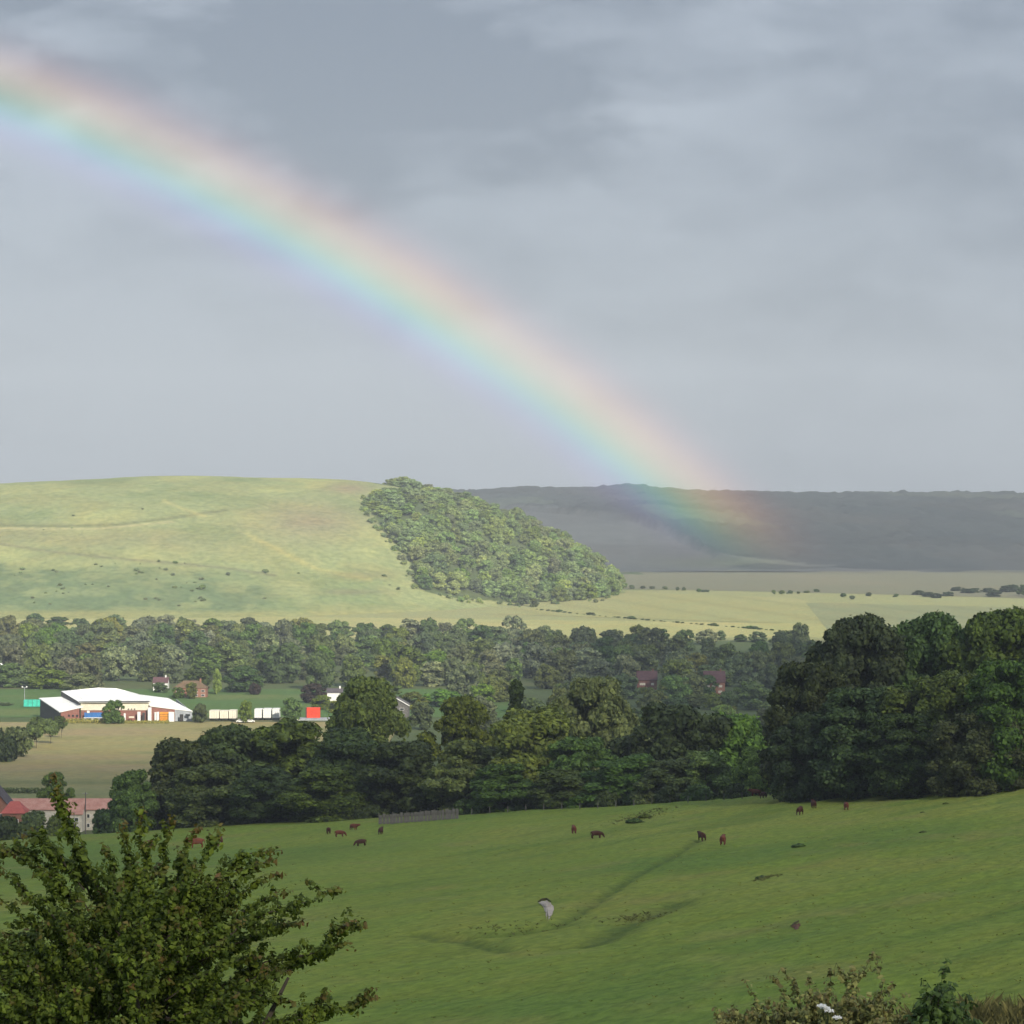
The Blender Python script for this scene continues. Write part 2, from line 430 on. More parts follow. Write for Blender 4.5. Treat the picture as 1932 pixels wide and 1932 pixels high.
# ---- cloud slab added out of view behind the camera, outlined to shade the foreground
def shade_cloud(name, outline, z0, seed):
    m = MATS.get('cloud_shade')
    if m is None:
        m, t = new_mat('cloud_shade')
        d = N(t, 'ShaderNodeBsdfDiffuse'); d.inputs[0].default_value = (.88, .87, .84, 1); tr = N(t, 'ShaderNodeBsdfTranslucent'); tr.inputs[0].default_value = (.90, .88, .84, 1)
        mx = N(t, 'ShaderNodeMixShader'); mx.inputs[0].default_value = .6; t.links.new(d.outputs[0], mx.inputs[1]); t.links.new(tr.outputs[0], mx.inputs[2])
        th = N(t, 'ShaderNodeMixShader'); th.inputs[0].default_value = .5; t.links.new(mx.outputs[0], th.inputs[1]); t.links.new(N(t, 'ShaderNodeBsdfTransparent').outputs[0], th.inputs[2]); out_surface(t, th.outputs[0])
    P = np.array(outline, float); step = 60.0
    xs = np.arange(P[:, 0].min() - 120, P[:, 0].max() + 180, step); ys = np.arange(P[:, 1].min() - 120, P[:, 1].max() + 180, step); X, Y = np.meshgrid(xs, ys)
    wx = X + 110 * fbm(X / 330, Y / 330, seed, 3); wy = Y + 110 * fbm(X / 330 + 9, Y / 330, seed + 1, 3)
    ins = in_poly(wx, wy, outline); dep = ins.astype(float)
    for _ in range(4):
        q = np.pad(dep, 1); dep = np.where(ins, (q[1:-1, 1:-1] + q[:-2, 1:-1] + q[2:, 1:-1] + q[1:-1, :-2] + q[1:-1, 2:]) / 5, 0)
    top = z0 + dep * (220 + 160 * fbm(X / 260, Y / 260, seed + 2, 4)); bot = z0 - dep * (30 + 25 * fbm(X / 180, Y / 180, seed + 3, 3))
    idx = -np.ones(X.shape, int); use = np.zeros(X.shape, bool); c = ins[:-1, :-1] & ins[1:, :-1] & ins[:-1, 1:] & ins[1:, 1:]
    for a, b in ((0, 0), (1, 0), (0, 1), (1, 1)): use[a:use.shape[0] - 1 + a, b:use.shape[1] - 1 + b] |= c
    n = int(use.sum()); idx[use] = np.arange(n)
    v = np.concatenate([np.stack([X[use], Y[use], top[use]], 1), np.stack([X[use], Y[use], bot[use]], 1)])
    r, k = np.nonzero(c); A, B, Cc, D = idx[r, k], idx[r, k + 1], idx[r + 1, k + 1], idx[r + 1, k]
    f = [tuple(q) for q in np.stack([A, B, Cc, D], 1).tolist()] + [tuple(q) for q in np.stack([D + n, Cc + n, B + n, A + n], 1).tolist()]
    ec = {}
    for q in f[:len(r)]:
        for i in range(4):
            e = (q[i], q[(i + 1) % 4]); ec[e] = ec.get(e, 0) + 1
    f += [(e[1], e[0], e[0] + n, e[1] + n) for e in ec if (e[1], e[0]) not in ec]
    o = link(name, mesh_from(name, v, f, [m], True)); tag(o, 'grey cloud added out of view behind the camera to shade the pasture', 'cloud', kind='stuff'); return o
shade_cloud('shade_cloud', [(500, -2700), (1900, -2700), (2300, -1400), (1950, -900), (1500, -420), (1095, -480), (1085, -900), (990, -1330), (800, -1330), (500, -1350), (200, -1500), (200, -2300)], 1400, 201)

# ---- pasture in front
def axis(*parts):
    out = []
    for a, b, s in parts: out += list(np.arange(a, b, s))
    return np.array(out + [parts[-1][1]])
def meadow_cols(x, y, z):
    c = np.tile(np.array([.156, .214, .036]), (len(x), 1))
    n = fbm(x / 38, y / 55, 41, 4); c = blend(c, (.192, .230, .046), sstep(.0, .5, n)); c = blend(c, (.116, .182, .034), sstep(.0, .5, -n))
    n = fbm((-.83 * x + .56 * y) / 5, (.56 * x + .83 * y) / 40, 43, 3); c = blend(c, (.104, .160, .030), sstep(.1, .6, n) * .7)
    c = blend(c, (.062, .100, .022), trench_weight(x, y)[0] * .85)
    n = fbm(x / 9, y / 12, 47, 3); c = blend(c, (.205, .206, .062), sstep(.15, .6, n) * .5)
    return c
meadow = link('meadow', grid_mesh('meadow', axis((-320, -125, 9), (-125, 135, 1.0), (135, 340, 9)), axis((-80, 100, 2.5), (100, 600, 1.3), (600, 760, 6)), lambda x, y: meadow_z(x, y), M_MEADOW, meadow_cols))
tag(meadow, kind='structure')

# ---- valley floor, one sheet out to the horizon
def valley_cols(x, y, z):
    c = np.tile(np.array([.085, .115, .045]), (len(x), 1))
    n = fbm(x / 130, y / 190, 51, 3); c = blend(c, (.12, .125, .06), sstep(0, .4, n))
    c = blend(c, (.30, .31, .14), sstep(2100, 2140, y) * sstep(2960, 2900, y)); c = blend(c, (.18, .18, .115), sstep(2960, 3000, y))
    return c
valley = link('valley_floor', grid_mesh('valley_floor', axis((-9000, -1200, 600), (-1200, 1200, 40), (1200, 9000, 600)), axis((380, 3400, 25), (3400, 14000, 400)), lambda x, y: floor_z(x, y) - .10, M_FIELD, valley_cols))
tag(valley, kind='structure')

def field(name, corners, colf, n=40, lift=.02):
    """a field laid over the valley floor: corners near-left, near-right, far-right, far-left as (u, y)"""
    P = [np.array([(u - 966) * K * y, y]) for u, y in corners]
    s, t = np.meshgrid(np.linspace(0, 1, n), np.linspace(0, 1, n)); s = s.ravel()[:, None]; t = t.ravel()[:, None]
    q = (P[0] * (1 - s) + P[1] * s) * (1 - t) + (P[3] * (1 - s) + P[2] * s) * t
    z = floor_z(q[:, 0], q[:, 1]) + lift
    i = (np.arange(n - 1)[:, None] * n + np.arange(n - 1)[None, :]).ravel()
    me = mesh_from(name, np.c_[q, z], np.stack([i, i + 1, i + n + 1, i + n], 1), [M_FIELD], True)
    set_colors(me, colf(q[:, 0], q[:, 1], s[:, 0], t[:, 0]))
    o = link(name, me); tag(o, kind='structure'); return o
def hay(x, y, s, t):
    c = np.tile(np.array([.265, .240, .105]), (len(x), 1))
    n = fbm(x / 60, y / 30, 61, 4); c = blend(c, (.285, .235, .125), sstep(0, .5, n)); c = blend(c, (.17, .18, .075), sstep(.0, .5, -n) * .8)
    c = blend(c, (.17, .195, .08), sstep(.24, .10, t) * .8); c = blend(c, (.14, .165, .065), np.exp(-((t - .22) / .03) ** 2) * .7)
    return c
def pasture(x, y, s, t):
    c = np.tile(np.array([.085, .150, .045]), (len(x), 1)); n = fbm(x / 50, y / 60, 63, 3)
    return blend(c, (.125, .165, .055), sstep(0, .5, n))
def stubble(base, alt, sc, seed, rows=None):
    def f(x, y, s, t):
        c = np.tile(np.array(base), (len(x), 1)); n = fbm(x / sc, y / (sc * 2), seed, 4); c = blend(c, alt, sstep(-.1, .5, n))
        if rows: c = blend(c, tuple(k * .78 for k in base), (.5 + .5 * np.sin((x * .8 + y * .25) / rows)) ** 6 * .5)
        return c
    return f
field('hay_field', [(-250, 850), (640, 850), (760, 1312), (-250, 1312)], hay, 90)
field('playing_field', [(-250, 1345), (960, 1345), (960, 1575), (-250, 1575)], pasture, 50)
field('stubble_field', [(-400, 2150), (1760, 2150), (1560, 2330), (-400, 2520)], stubble((.36, .355, .145), (.42, .395, .17), 80, 71), 60, .03)
field('barley_field', [(900, 2470), (1700, 2290), (1500, 2720), (1150, 2880)], stubble((.325, .325, .14), (.375, .36, .165), 90, 73, 9.0), 110, .10)
field('ley_field', [(1560, 2260), (2300, 2200), (2250, 2500), (1520, 2640)], stubble((.24, .26, .13), (.28, .28, .14), 90, 75, 8.0), 80, .16)
field('fallow_field', [(1120, 2980), (2350, 2600), (2350, 3500), (1150, 3600)], stubble((.190, .188, .118), (.215, .200, .125), 200, 77), 50, .03)  # dulled base colours stand for cloud shade on this field

# ---- the lit downland hill
WOOD = [(694, 934), (712, 930), (770, 930), (850, 940), (950, 979), (1050, 1029), (1130, 1078), (1172, 1104), (1166, 1120), (1100, 1136), (980, 1138), (860, 1128), (800, 1116), (785, 1085), (772, 1058), (742, 1022), (712, 985), (698, 960)]
def hill_cols(x, y, z):
    u, v = proj(x, y, z)
    c = np.tile(np.array([.262, .292, .132]), (len(x), 1))
    n = fbm(x / 70, y / 60, 81, 4)
    c = blend(c, (.325, .345, .145), sstep(.05, .45, n)); c = blend(c, (.20, .245, .105), sstep(.05, .5, -n))
    c = blend(c, (.24, .215, .13), np.exp(-((u - 585) / 110) ** 2 - ((v - 985) / 38) ** 2) * .9)
    c = blend(c, (.26, .20, .14), np.exp(-((u - 660) / 45) ** 2 - ((v - 922) / 10) ** 2) * .7)
    c = blend(c, (.24, .235, .12), np.exp(-((v - 1010 - .03 * u) / 22) ** 2) * sstep(520, 300, u) * .6)
    scr = sstep(1048 + 0 * u, 1075, v - .045 * u) * sstep(560, 470, u + 25 * fbm(x / 20, y / 20, 83, 2))
    scr = scr * (.55 + .6 * sstep(-.25, .35, fbm(x / 28, y / 24, 85, 3)))
    c = blend(c, (.135, .185, .088), scr)
    c = blend(c, (.30, .30, .12), sstep(1148, 1158, v) * .7)
    for (pts, w, col, amt) in (
        ([(0, 991), (110, 993), (220, 990), (320, 978), (430, 962)], 3.0, (.16, .175, .08), .8),
        ([(0, 1026), (90, 1040), (200, 1052), (320, 1062), (430, 1072), (520, 1086)], 2.6, (.17, .17, .10), .7),
        ([(0, 997), (180, 998), (330, 984)], 2.0, (.40, .37, .19), .8),
        ([(310, 945), (350, 962), (390, 975)], 3.0, (.42, .39, .16), .6),
        ([(470, 1010), (520, 1035), (600, 1075), (700, 1092)], 5.0, (.40, .37, .14), .6)):
        pu = np.array([p[0] for p in pts]); pv = np.array([p[1] for p in pts]); vv = np.interp(u, pu, pv)
        c = blend(c, col, np.exp(-((v - vv) / w) ** 2) * ((u >= pu[0] - 5) & (u <= pu[-1])) * amt)
    c = blend(c, (.20, .20, .10), np.exp(-((u - 690) / 70) ** 2 - ((v - 1085) / 9) ** 2) * .6)
    c = blend(c, (.19, .175, .10), np.exp(-((u - 660) / 60) ** 2 - ((v - 1117) / 6) ** 2) * .7)
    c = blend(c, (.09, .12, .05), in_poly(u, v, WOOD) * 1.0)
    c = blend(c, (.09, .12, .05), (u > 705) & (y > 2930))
    return c
hill = link('downland_hill', grid_mesh('downland_hill', axis((-1500, -620, 30), (-620, 170, 3.0)), axis((2310, 2990, 3.0), (2990, 4200, 60)), lambda x, y: hill_z(x, y), M_HILL, hill_cols))
tag(hill, kind='structure')

# ---- far ridge with its woods
RC = smooth_interp([-400, 300, 700, 880, 990, 1100, 1190, 1260, 1500, 1932, 2600, 3400], [935, 930, 928, 925, 920, 922, 917, 925, 929, 932, 928, 935])
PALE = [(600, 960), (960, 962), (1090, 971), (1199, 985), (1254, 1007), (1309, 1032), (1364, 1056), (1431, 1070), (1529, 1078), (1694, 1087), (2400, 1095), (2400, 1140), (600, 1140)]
def ridge_z(x, y):
    u = 966 + x / (K * 5400)
    top = CAM_Z + (966 - RC(u)) * K * 5400 - 9
    t = np.clip((y - 3750) / (5400 - 3750), 0, 1.6); fl = floor_z(x, y)
    p = np.where(t < 1, (t * t * (3 - 2 * t)) ** .85, 1 - .25 * (t - 1) ** 2)
    z = fl - 1 + (top - fl + 1) * p
    z = z + 26 * np.exp(-((x - 120 - (y - 4300) * .25) / 330) ** 2 - ((y - 4350) / 330) ** 2)      # low spur in front
    uu, vv = proj(x, y, z)
    dark = ~in_poly(uu, vv, PALE)
    return z + dark * sstep(.05, .22, t) * (9 + 8 * fbm(x / 16, y / 40, 91, 3)) + 4 * fbm(x / 300, y / 300, 93, 3)
def ridge_cols(x, y, z):
    u, v = proj(x, y, z - 9)
    c = np.tile(np.array([.042, .050, .050]), (len(x), 1))  # albedo kept low: cloud shade on the ridge is put into these colours
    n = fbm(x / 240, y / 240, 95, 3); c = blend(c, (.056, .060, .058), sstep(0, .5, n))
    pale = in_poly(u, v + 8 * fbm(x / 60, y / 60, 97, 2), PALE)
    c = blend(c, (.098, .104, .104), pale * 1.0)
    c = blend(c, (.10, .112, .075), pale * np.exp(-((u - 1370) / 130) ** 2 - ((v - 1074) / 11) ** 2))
    fx = np.floor((x + .3 * y) / 230 + .6 * vnoise(x / 400, y / 400, 5)); fy = np.floor(y / 190 + .5 * vnoise(x / 500, y / 300, 6)); h_ = np.modf(np.abs(np.sin(fx * 12.9898 + fy * 78.233) * 43758.5453))[0]
    c = c * (.84 + .36 * h_)[:, None]; c = blend(c, (.085, .100, .072), (h_ > .80) * .55)
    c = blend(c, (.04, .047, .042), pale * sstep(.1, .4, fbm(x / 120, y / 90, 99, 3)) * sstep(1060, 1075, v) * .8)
    return c
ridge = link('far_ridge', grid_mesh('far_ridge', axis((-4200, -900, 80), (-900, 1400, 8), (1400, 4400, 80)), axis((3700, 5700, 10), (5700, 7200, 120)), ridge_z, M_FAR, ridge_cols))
tag(ridge, kind='structure')

# ------------------------------------------------------------------ trees
TONE = {F_VALLEY: 'mid-green', F_MID: 'fresh green', F_SILVER: 'silvery', F_OLIVE: 'olive', F_DARK: 'dark', F_BRIGHT: 'bright green', F_HILL: 'green', F_HILL2: 'yellowish', F_SCRUB: 'pale green', F_DEEP: 'very dark'}
def where(v, cuts, names):
    for c, n in zip(cuts, names): 
        if v < c: return n
    return names[-1]
def cards(P, Nn, size, aspect=.62, fold=.18, rg=rng):
    """small folded leaf-clump faces at P facing Nn"""
    n = len(P); r = rg.normal(size=(n, 3)); Nn = Nn / (np.linalg.norm(Nn, axis=1)[:, None] + 1e-9)
    t = np.cross(Nn, r); t /= np.linalg.norm(t, axis=1)[:, None] + 1e-9; b = np.cross(Nn, t)
    L = (size * (.75 + .5 * rg.random(n)))[:, None]; W = L * aspect * (.8 + .4 * rg.random(n))[:, None]
    k = (rg.random((n, 1)) - .5) * .7
    v = np.stack([P - t * L, P + b * W + t * L * k - Nn * L * fold, P + t * L, P - b * W - t * L * k - Nn * L * fold], 1).reshape(-1, 3)
    f = np.arange(n * 4).reshape(n, 4)
    return v, f
def ico_blob(c, r, seed):
    import bmesh
    bm = bmesh.new(); bmesh.ops.create_icosphere(bm, subdivisions=1, radius=1.0)
    v = np.array([x.co[:] for x in bm.verts]); f = [tuple(x.index for x in p.verts) for p in bm.faces]; bm.free()
    rr = np.random.default_rng(seed); v = v * (1 + .12 * rr.normal(size=(len(v), 1))) * r + c
    return v, np.array(f)
def crown_shape(z, kind):
    """relative crown radius at relative height 0..1"""
    if kind == 'cone': return np.clip(1.05 * (1 - z) ** .8, .05, 1) * sstep(-.05, .12, z)
    if kind == 'tall': return np.sqrt(np.clip(1 - ((z - .48) / .55) ** 2, 0, 1)) ** .8
    return np.sqrt(np.clip(1 - ((z - .42) / .60) ** 2, 0, 1)) ** .75
def make_crown(seed, r, h, z0, npuff, ncard, card, kind='broad', pr=.36, core=True, out=.75):
    rg = np.random.default_rng(seed)
    ph = rg.random() * 6.28; lob = 1 + .16 * np.sin(3 * 1 + ph)
    cs = []; rs = []
    tries = 0
    while len(cs) < npuff and tries < 6000:
        tries += 1
        zz = rg.random() ** .85; a = rg.random() * 6.283
        rad = crown_shape(zz, kind) * (1 + .20 * math.sin(2 * a + ph) + .12 * math.sin(5 * a + 2 * ph))
        q = (.55 + .45 * rg.random()) if rg.random() < .8 else rg.random() * .5
        R = r * pr * (.65 + .7 * rg.random()) * (1 - .25 * zz)
        p = np.array([math.cos(a) * max(rad * r - R * .8, 0) * q, math.sin(a) * max(rad * r - R * .8, 0) * q, z0 + zz * (h - z0) * .93])
        p[2] = min(p[2], h - R * .75); p[2] = max(p[2], z0 + R * .5)
        if cs and min(np.linalg.norm((p - c) * np.array([1, 1, 1.0])) / (R + s) for c, s in zip(cs, rs)) < .36: continue
        cs.append(p); rs.append(R)
    cs = np.array(cs); rs = np.array(rs)
    pick = rg.choice(len(cs), int(ncard * 1.9), p=rs ** 2 / np.sum(rs ** 2))
    d = rg.normal(size=(len(pick), 3)); d /= np.linalg.norm(d, axis=1)[:, None]
    d[:, 2] = np.where((d[:, 2] < -.2) & (rg.random(len(d)) < .6), -d[:, 2], d[:, 2])
    P = cs[pick] + d * rs[pick][:, None] * np.array([1, 1, .86]) * (.84 + .26 * rg.random((len(pick), 1)) ** 2 + .09 * rg.normal(size=(len(pick), 1)) + .30 * (rg.random((len(pick), 1)) < .07) * rg.random((len(pick), 1)))
    keep = np.ones(len(P), bool)
    for c, s in zip(cs, rs):
        keep &= ~(np.linalg.norm(P - c, axis=1) < s * .74)
    P = P[keep][:ncard]; d = d[keep][:ncard]
    nn = d * out + rg.normal(size=P.shape) * .42 + np.array([0, 0, .15])
    v, f = cards(P, nn, card * (.7 + .6 * rg.random(len(P))), .72, .16, rg)
    V = [v]; Fs = [f.tolist()]; b = len(v)
    if core:
        for i, (c, s) in enumerate(zip(cs, rs)):
            cv, cf = ico_blob(c, s * .80 * np.array([1, 1, .86]), seed * 100 + i); V.append(cv); Fs.append((cf + b).tolist()); b += len(cv)
    return np.concatenate(V), [tuple(x) for q in Fs for x in q], len(v)
def trunk_mesh(name, seed, h, z_top, r0):
    rg = random.Random(seed); mb = MB()
    pts = []; x = y = 0
    for i in range(6):
        t = i / 5; pts.append((x, y, -1.5 + t * (z_top + 1.5))); x += rg.uniform(-.03, .03) * h; y += rg.uniform(-.03, .03) * h
    mb.tube(pts, [r0 * 1.35, r0, r0 * .9, r0 * .75, r0 * .55, r0 * .3], 8)
    for k in range(7):
        a = k * 2.4 + rg.random(); zb = z_top * rg.uniform(.35, .8); L = h * rg.uniform(.22, .36)
        p0 = Vector(pts[3]) * .5 + Vector(pts[2]) * .5; p0.z = zb
        p1 = p0 + Vector((math.cos(a) * L * .5, math.sin(a) * L * .5, L * .35)); p2 = p1 + Vector((math.cos(a + .3) * L * .5, math.sin(a + .3) * L * .5, L * .5))
        mb.tube([p0, p1, p2], [r0 * .42, r0 * .28, r0 * .08], 6)
    return mesh_from(name, mb.v, mb.f, [M_BARK], True)

NEAR_KINDS = {}
def near_kind(key, seeds, r, h, z0, npuff, ncard, card, kind, pr=.36):
    NEAR_KINDS[key] = []
    for s in seeds:
        v, f, nc = make_crown(s, r, h, z0, npuff, ncard, card, kind, pr)
        NEAR_KINDS[key].append((add_var(mesh_from('crown', v, f, [F_MID]), 4, nc, s), trunk_mesh('trunk', s, h, h * .62, h * .022), r, h))
near_kind('broad', (1, 2, 3, 4), 8.5, 19.0, .6, 84, 19000, .42, 'broad', .24)
near_kind('cone', (7,), 4.2, 18.0, .8, 34, 7000, .42, 'cone', .34)
near_kind('shrub', (8, 9, 10), 3.0, 4.2, .1, 14, 2200, .30, 'broad', .42)
near_kind('big', (11, 12, 13), 12.0, 27.0, .6, 120, 36000, .46, 'broad', .22)
CROWN_CODE = {'broad': 0, 'tall': 0}
cnt = {}
def near_tree(name, cat, key, u, vtop, y, hw, mat, label, group=None, vbase=None, rz=None, dz=-.5):
    """a tree y metres out whose crown centres on u, reaches up to vtop and is hw wide either side"""
    i = cnt.get(key, 0); cnt[key] = i + 1
    crown, trunk, r, h = NEAR_KINDS[key][i % len(NEAR_KINDS[key])]
    x = (u - 966) * K * y; gz = float(ground_z(x, y)) + dz
    if vbase is not None: gz = float(at(u, vbase, y)[2])
    H = at(u, vtop, y)[2] - gz; W = hw * K * y; sx = W / r * 1.04; sz = min(H / h, 1.22 * sx)
    root = empty(name, (x, y, gz), rz if rz is not None else i * 2.17)
    tr = link('trunk', trunk, root); cr = link('crown', crown, root)
    tr.scale = (sx, sx, H / h); cr.scale = (sx, sx, sz); cr.location = (0, 0, H - h * sz)
    cr.material_slots[0].link = 'OBJECT'; cr.material_slots[0].material = mat
    tag(root, label, cat, group); return root

G1 = 'trees along the far edge of the pasture'
ROW = [
 ('broadleaf_tree', 'broad', 250, 1452, 560, 50, F_MID, 'small green tree at the left end of the dark tree row'),
 ('broadleaf_tree', 'broad', 340, 1394, 566, 84, F_DARK, 'dark round tree rising from the left end of the pasture-edge row'),
 ('broadleaf_tree', 'broad', 432, 1368, 574, 104, F_DARK, 'dark dome-shaped tree, second dome from the left in the pasture-edge row'),
 ('broadleaf_tree', 'broad', 548, 1360, 574, 108, F_DARK, 'broad dark tree left of the tall olive tree, in the pasture-edge row'),
 ('broadleaf_tree', 'broad', 655, 1376, 562, 100, F_DEEP, 'dark tree standing directly in front of the tall olive tree'),
 ('broadleaf_tree', 'broad', 762, 1396, 556, 98, F_DEEP, 'dark tree behind the weathered pen fence'),
 ('broadleaf_tree', 'broad', 692, 1276, 640, 74, F_OLIVE, 'tall olive-green tree rising above the dark row, right of the red container'),
 ('broadleaf_tree', 'broad', 870, 1316, 620, 64, F_OLIVE, 'olive tree with a rounded top left of the dark conifer'),
 ('conifer_tree', 'cone', 974, 1278, 640, 36, F_DEEP, 'dark pointed conifer behind the pasture-edge trees'),
 ('broadleaf_tree', 'broad', 885, 1396, 548, 84, F_MID, 'mid-green tree right of the pen fence, below the olive tree'),
 ('broadleaf_tree', 'broad', 1010, 1334, 545, 108, F_BRIGHT, 'large lighter green tree in the middle of the pasture-edge row'),
 ('broadleaf_tree', 'broad', 1125, 1276, 600, 84, F_OLIVE, 'tall rounded olive tree standing behind the middle of the row'),
 ('broadleaf_tree', 'broad', 1095, 1392, 534, 72, F_MID, 'mid-green tree between the large light tree and the brownish tree'),
 ('broadleaf_tree', 'broad', 1190, 1424, 520, 88, F_MID, 'low rounded light-edged tree in front of the brownish dark tree'),
 ('broadleaf_tree', 'broad', 1275, 1326, 540, 104, F_DEEP, 'brownish dark tree right of the middle of the row'),
 ('broadleaf_tree', 'broad', 1378, 1346, 545, 92, F_BRIGHT, 'bright green tree just left of the big dark clump'),
 ('broadleaf_tree', 'broad', 1330, 1418, 512, 62, F_MID, 'lower green tree under the bright green one, left of the big clump'),
 ('broadleaf_tree', 'broad', 1425, 1410, 508, 46, F_BRIGHT, 'low bright green tree touching the left side of the big dark clump'),
]
ROW += [
 ('broadleaf_tree', 'broad', 395, 1440, 556, 84, F_DARK, 'lower dark tree at the front left of the pasture-edge row'),
 ('broadleaf_tree', 'broad', 500, 1446, 552, 84, F_DEEP, 'lower dark tree in front of the second dome'),
 ('broadleaf_tree', 'broad', 605, 1450, 548, 84, F_DARK, 'lower dark tree left of the pen fence'),
 ('broadleaf_tree', 'broad', 950, 1440, 534, 80, F_MID, 'lower green tree right of the pen fence'),
 ('broadleaf_tree', 'broad', 1060, 1452, 526, 76, F_DARK, 'lower dark tree under the large lighter green tree'),
 ('broadleaf_tree', 'broad', 1270, 1432, 514, 80, F_DEEP, 'lower dark tree under the brownish dark tree')]
for a in ROW:
    near_tree(a[0], 'tree', *a[1:7], a[7], G1)
G2 = 'big dark trees at the top right of the pasture'
for a in [
 ('broadleaf_tree', 'big', 1535, 1240, 456, 98, F_DEEP, 'dark tree at the left end of the big right-hand clump'),
 ('broadleaf_tree', 'big', 1618, 1156, 474, 112, F_DEEP, 'tall dark tree with a ragged top, left peak of the right-hand clump'),
 ('broadleaf_tree', 'big', 1752, 1141, 476, 124, F_DARK, 'tallest tree of the right-hand clump, with a greener top'),
 ('broadleaf_tree', 'big', 1640, 1290, 442, 112, F_DEEP, 'very dark tree low in front of the right-hand clump'),
 ('broadleaf_tree', 'big', 1885, 1144, 462, 122, F_DARK, 'tall green tree at the right edge of the picture'),
 ('broadleaf_tree', 'big', 1785, 1256, 434, 112, F_DARK, 'greyish lighter-leaved tree in front of the right-hand clump'),
 ('broadleaf_tree', 'big', 1915, 1236, 416, 104, F_DARK, 'grey-green tree cut off by the right edge, lower than the others'),
 ('broadleaf_tree', 'big', 1530, 1340, 446, 74, F_DEEP, 'lower dark tree at the left foot of the right-hand clump'),
 ('broadleaf_tree', 'big', 1860, 1330, 414, 92, F_DARK, 'lowest tree in front of the right-hand clump'),
 ('broadleaf_tree', 'big', 1715, 1340, 430, 92, F_DEEP, 'blackish low tree in the middle foot of the right-hand clump'),
 ('broadleaf_tree', 'big', 2050, 1150, 440, 110, F_DARK, 'dark tree beyond the right edge of the clump')]:
    near_tree(a[0], 'tree', *a[1:7], a[7], G2)
# shrubs under the edge of the trees
SH = [(u, 1566 - (u - 400) * .062 if u < 1460 else 1500 - (u - 1460) * .055) for u in (440, 482, 520, 566, 610, 650, 690, 880, 930, 985, 1040, 1100, 1150, 1215, 1265, 1320, 1390, 1500, 1560, 1615, 1680, 1740, 1800, 1860, 1915)]
for j, (u, vb) in enumerate(SH):
    y = float(EDGE((u - 966) * K * 500)); y = float(EDGE((u - 966) * K * y)) + 9 + (j * 37 % 7)
    near_tree('hedge_shrub', 'shrub', 'shrub', u, vb - 22 - (j * 29 % 11), y, 24 + (j * 13 % 9), (F_DEEP, F_DARK)[j % 2], 'dark shrub under the pasture-edge trees, ' + where(u, (500, 600, 700, 900, 1000, 1120, 1250, 1400, 1580, 1700, 1820), ('below the left domes', 'below the second dome', 'left of the pen fence', 'right of the pen fence', 'below the mid-green tree', 'below the large light tree', 'below the low rounded tree', 'below the bright green tree', 'left foot of the big clump', 'left middle of the big clump', 'right middle of the big clump', 'right foot of the big clump')), 'dark shrubs under the pasture-edge trees')
# hedge and bushes round the farm
for j, (u, vt, y, hw, m, lb) in enumerate([
  (18, 1545, 640, 34, F_DEEP, 'dark bush at the left edge below the red roof'), (64, 1532, 650, 34, F_DARK, 'dark bush in front of the long red roof'),
  (112, 1538, 645, 32, F_DARK, 'dark bush left of the whitewashed farm wall'), (205, 1530, 640, 30, F_DEEP, 'dark bush right of the whitewashed farm wall'),
  (245, 1540, 630, 34, F_DEEP, 'dark bush below the small tree at the row end'), (290, 1530, 615, 36, F_DEEP, 'dark bush behind the hawthorn top'), (340, 1515, 612, 44, F_DEEP, 'dark bush at the foot of the left dark trees'), (400, 1520, 600, 44, F_DEEP, 'dark bush right of the hawthorn top')]):
    near_tree('farm_bush', 'bush', 'shrub', u, vt, y, hw, m, lb, 'bushes between the pasture and the farm')
near_tree('broadleaf_tree', 'tree', 'broad', 103, 1458, 800, 29, F_MID, 'small round tree behind the long red farm roof')
for j, (u, vt, y, hw, lb) in enumerate([
  (0, 1378, 1060, 34, 'dark hedge tree at the left edge of the hay field'), (38, 1374, 1085, 27, 'dark hedge tree second from the left by the hay field'),
  (68, 1354, 1135, 21, 'tallest dark hedge tree left of the white-roofed building'), (95, 1356, 1165, 17, 'green hedge bush left of the white-roofed building'),
  (116, 1352, 1200, 12, 'small dark hedge bush nearest the white-roofed building')]):
    near_tree('hedge_tree', 'tree', 'shrub', u, vt, y, hw, (F_DEEP, F_DARK, F_DARK, F_MID, F_DARK)[j], lb, 'hedge trees left of the hay field')

# ---- trees further off: one mesh each
FAR_KINDS = {}
def far_kind(key, seeds, r, h, z0, npuff, ncard, card, kind, pr=.38):
    L = []
    for s in seeds:
        v, f, nc = make_crown(s, r, h, z0, npuff, ncard, card, kind, pr)
        mb = MB(); mb.tube([(0, 0, -2), (0, 0, h * .5)], [h * .025, h * .012], 5)
        v2 = np.concatenate([v, np.array(mb.v)]); f2 = list(f) + [tuple(i + len(v) for i in q) for q in mb.f]
        L.append((add_var(mesh_from('tree_' + key, v2, f2, [F_VALLEY, M_BARK], False, [0] * len(f) + [1] * len(mb.f)), 4, nc, s), r, h))
    FAR_KINDS[key] = L
far_kind('round', (21, 22, 23, 24, 25, 26), 7.0, 14.5, .8, 34, 3800, .56, 'broad', .31)
far_kind('tall', (27, 28), 5.0, 17.0, .8, 24, 2800, .58, 'tall', .40)
far_kind('bush', (29, 30, 31), 3.0, 3.6, .0, 9, 500, .42, 'broad', .48)
fcnt = [0]
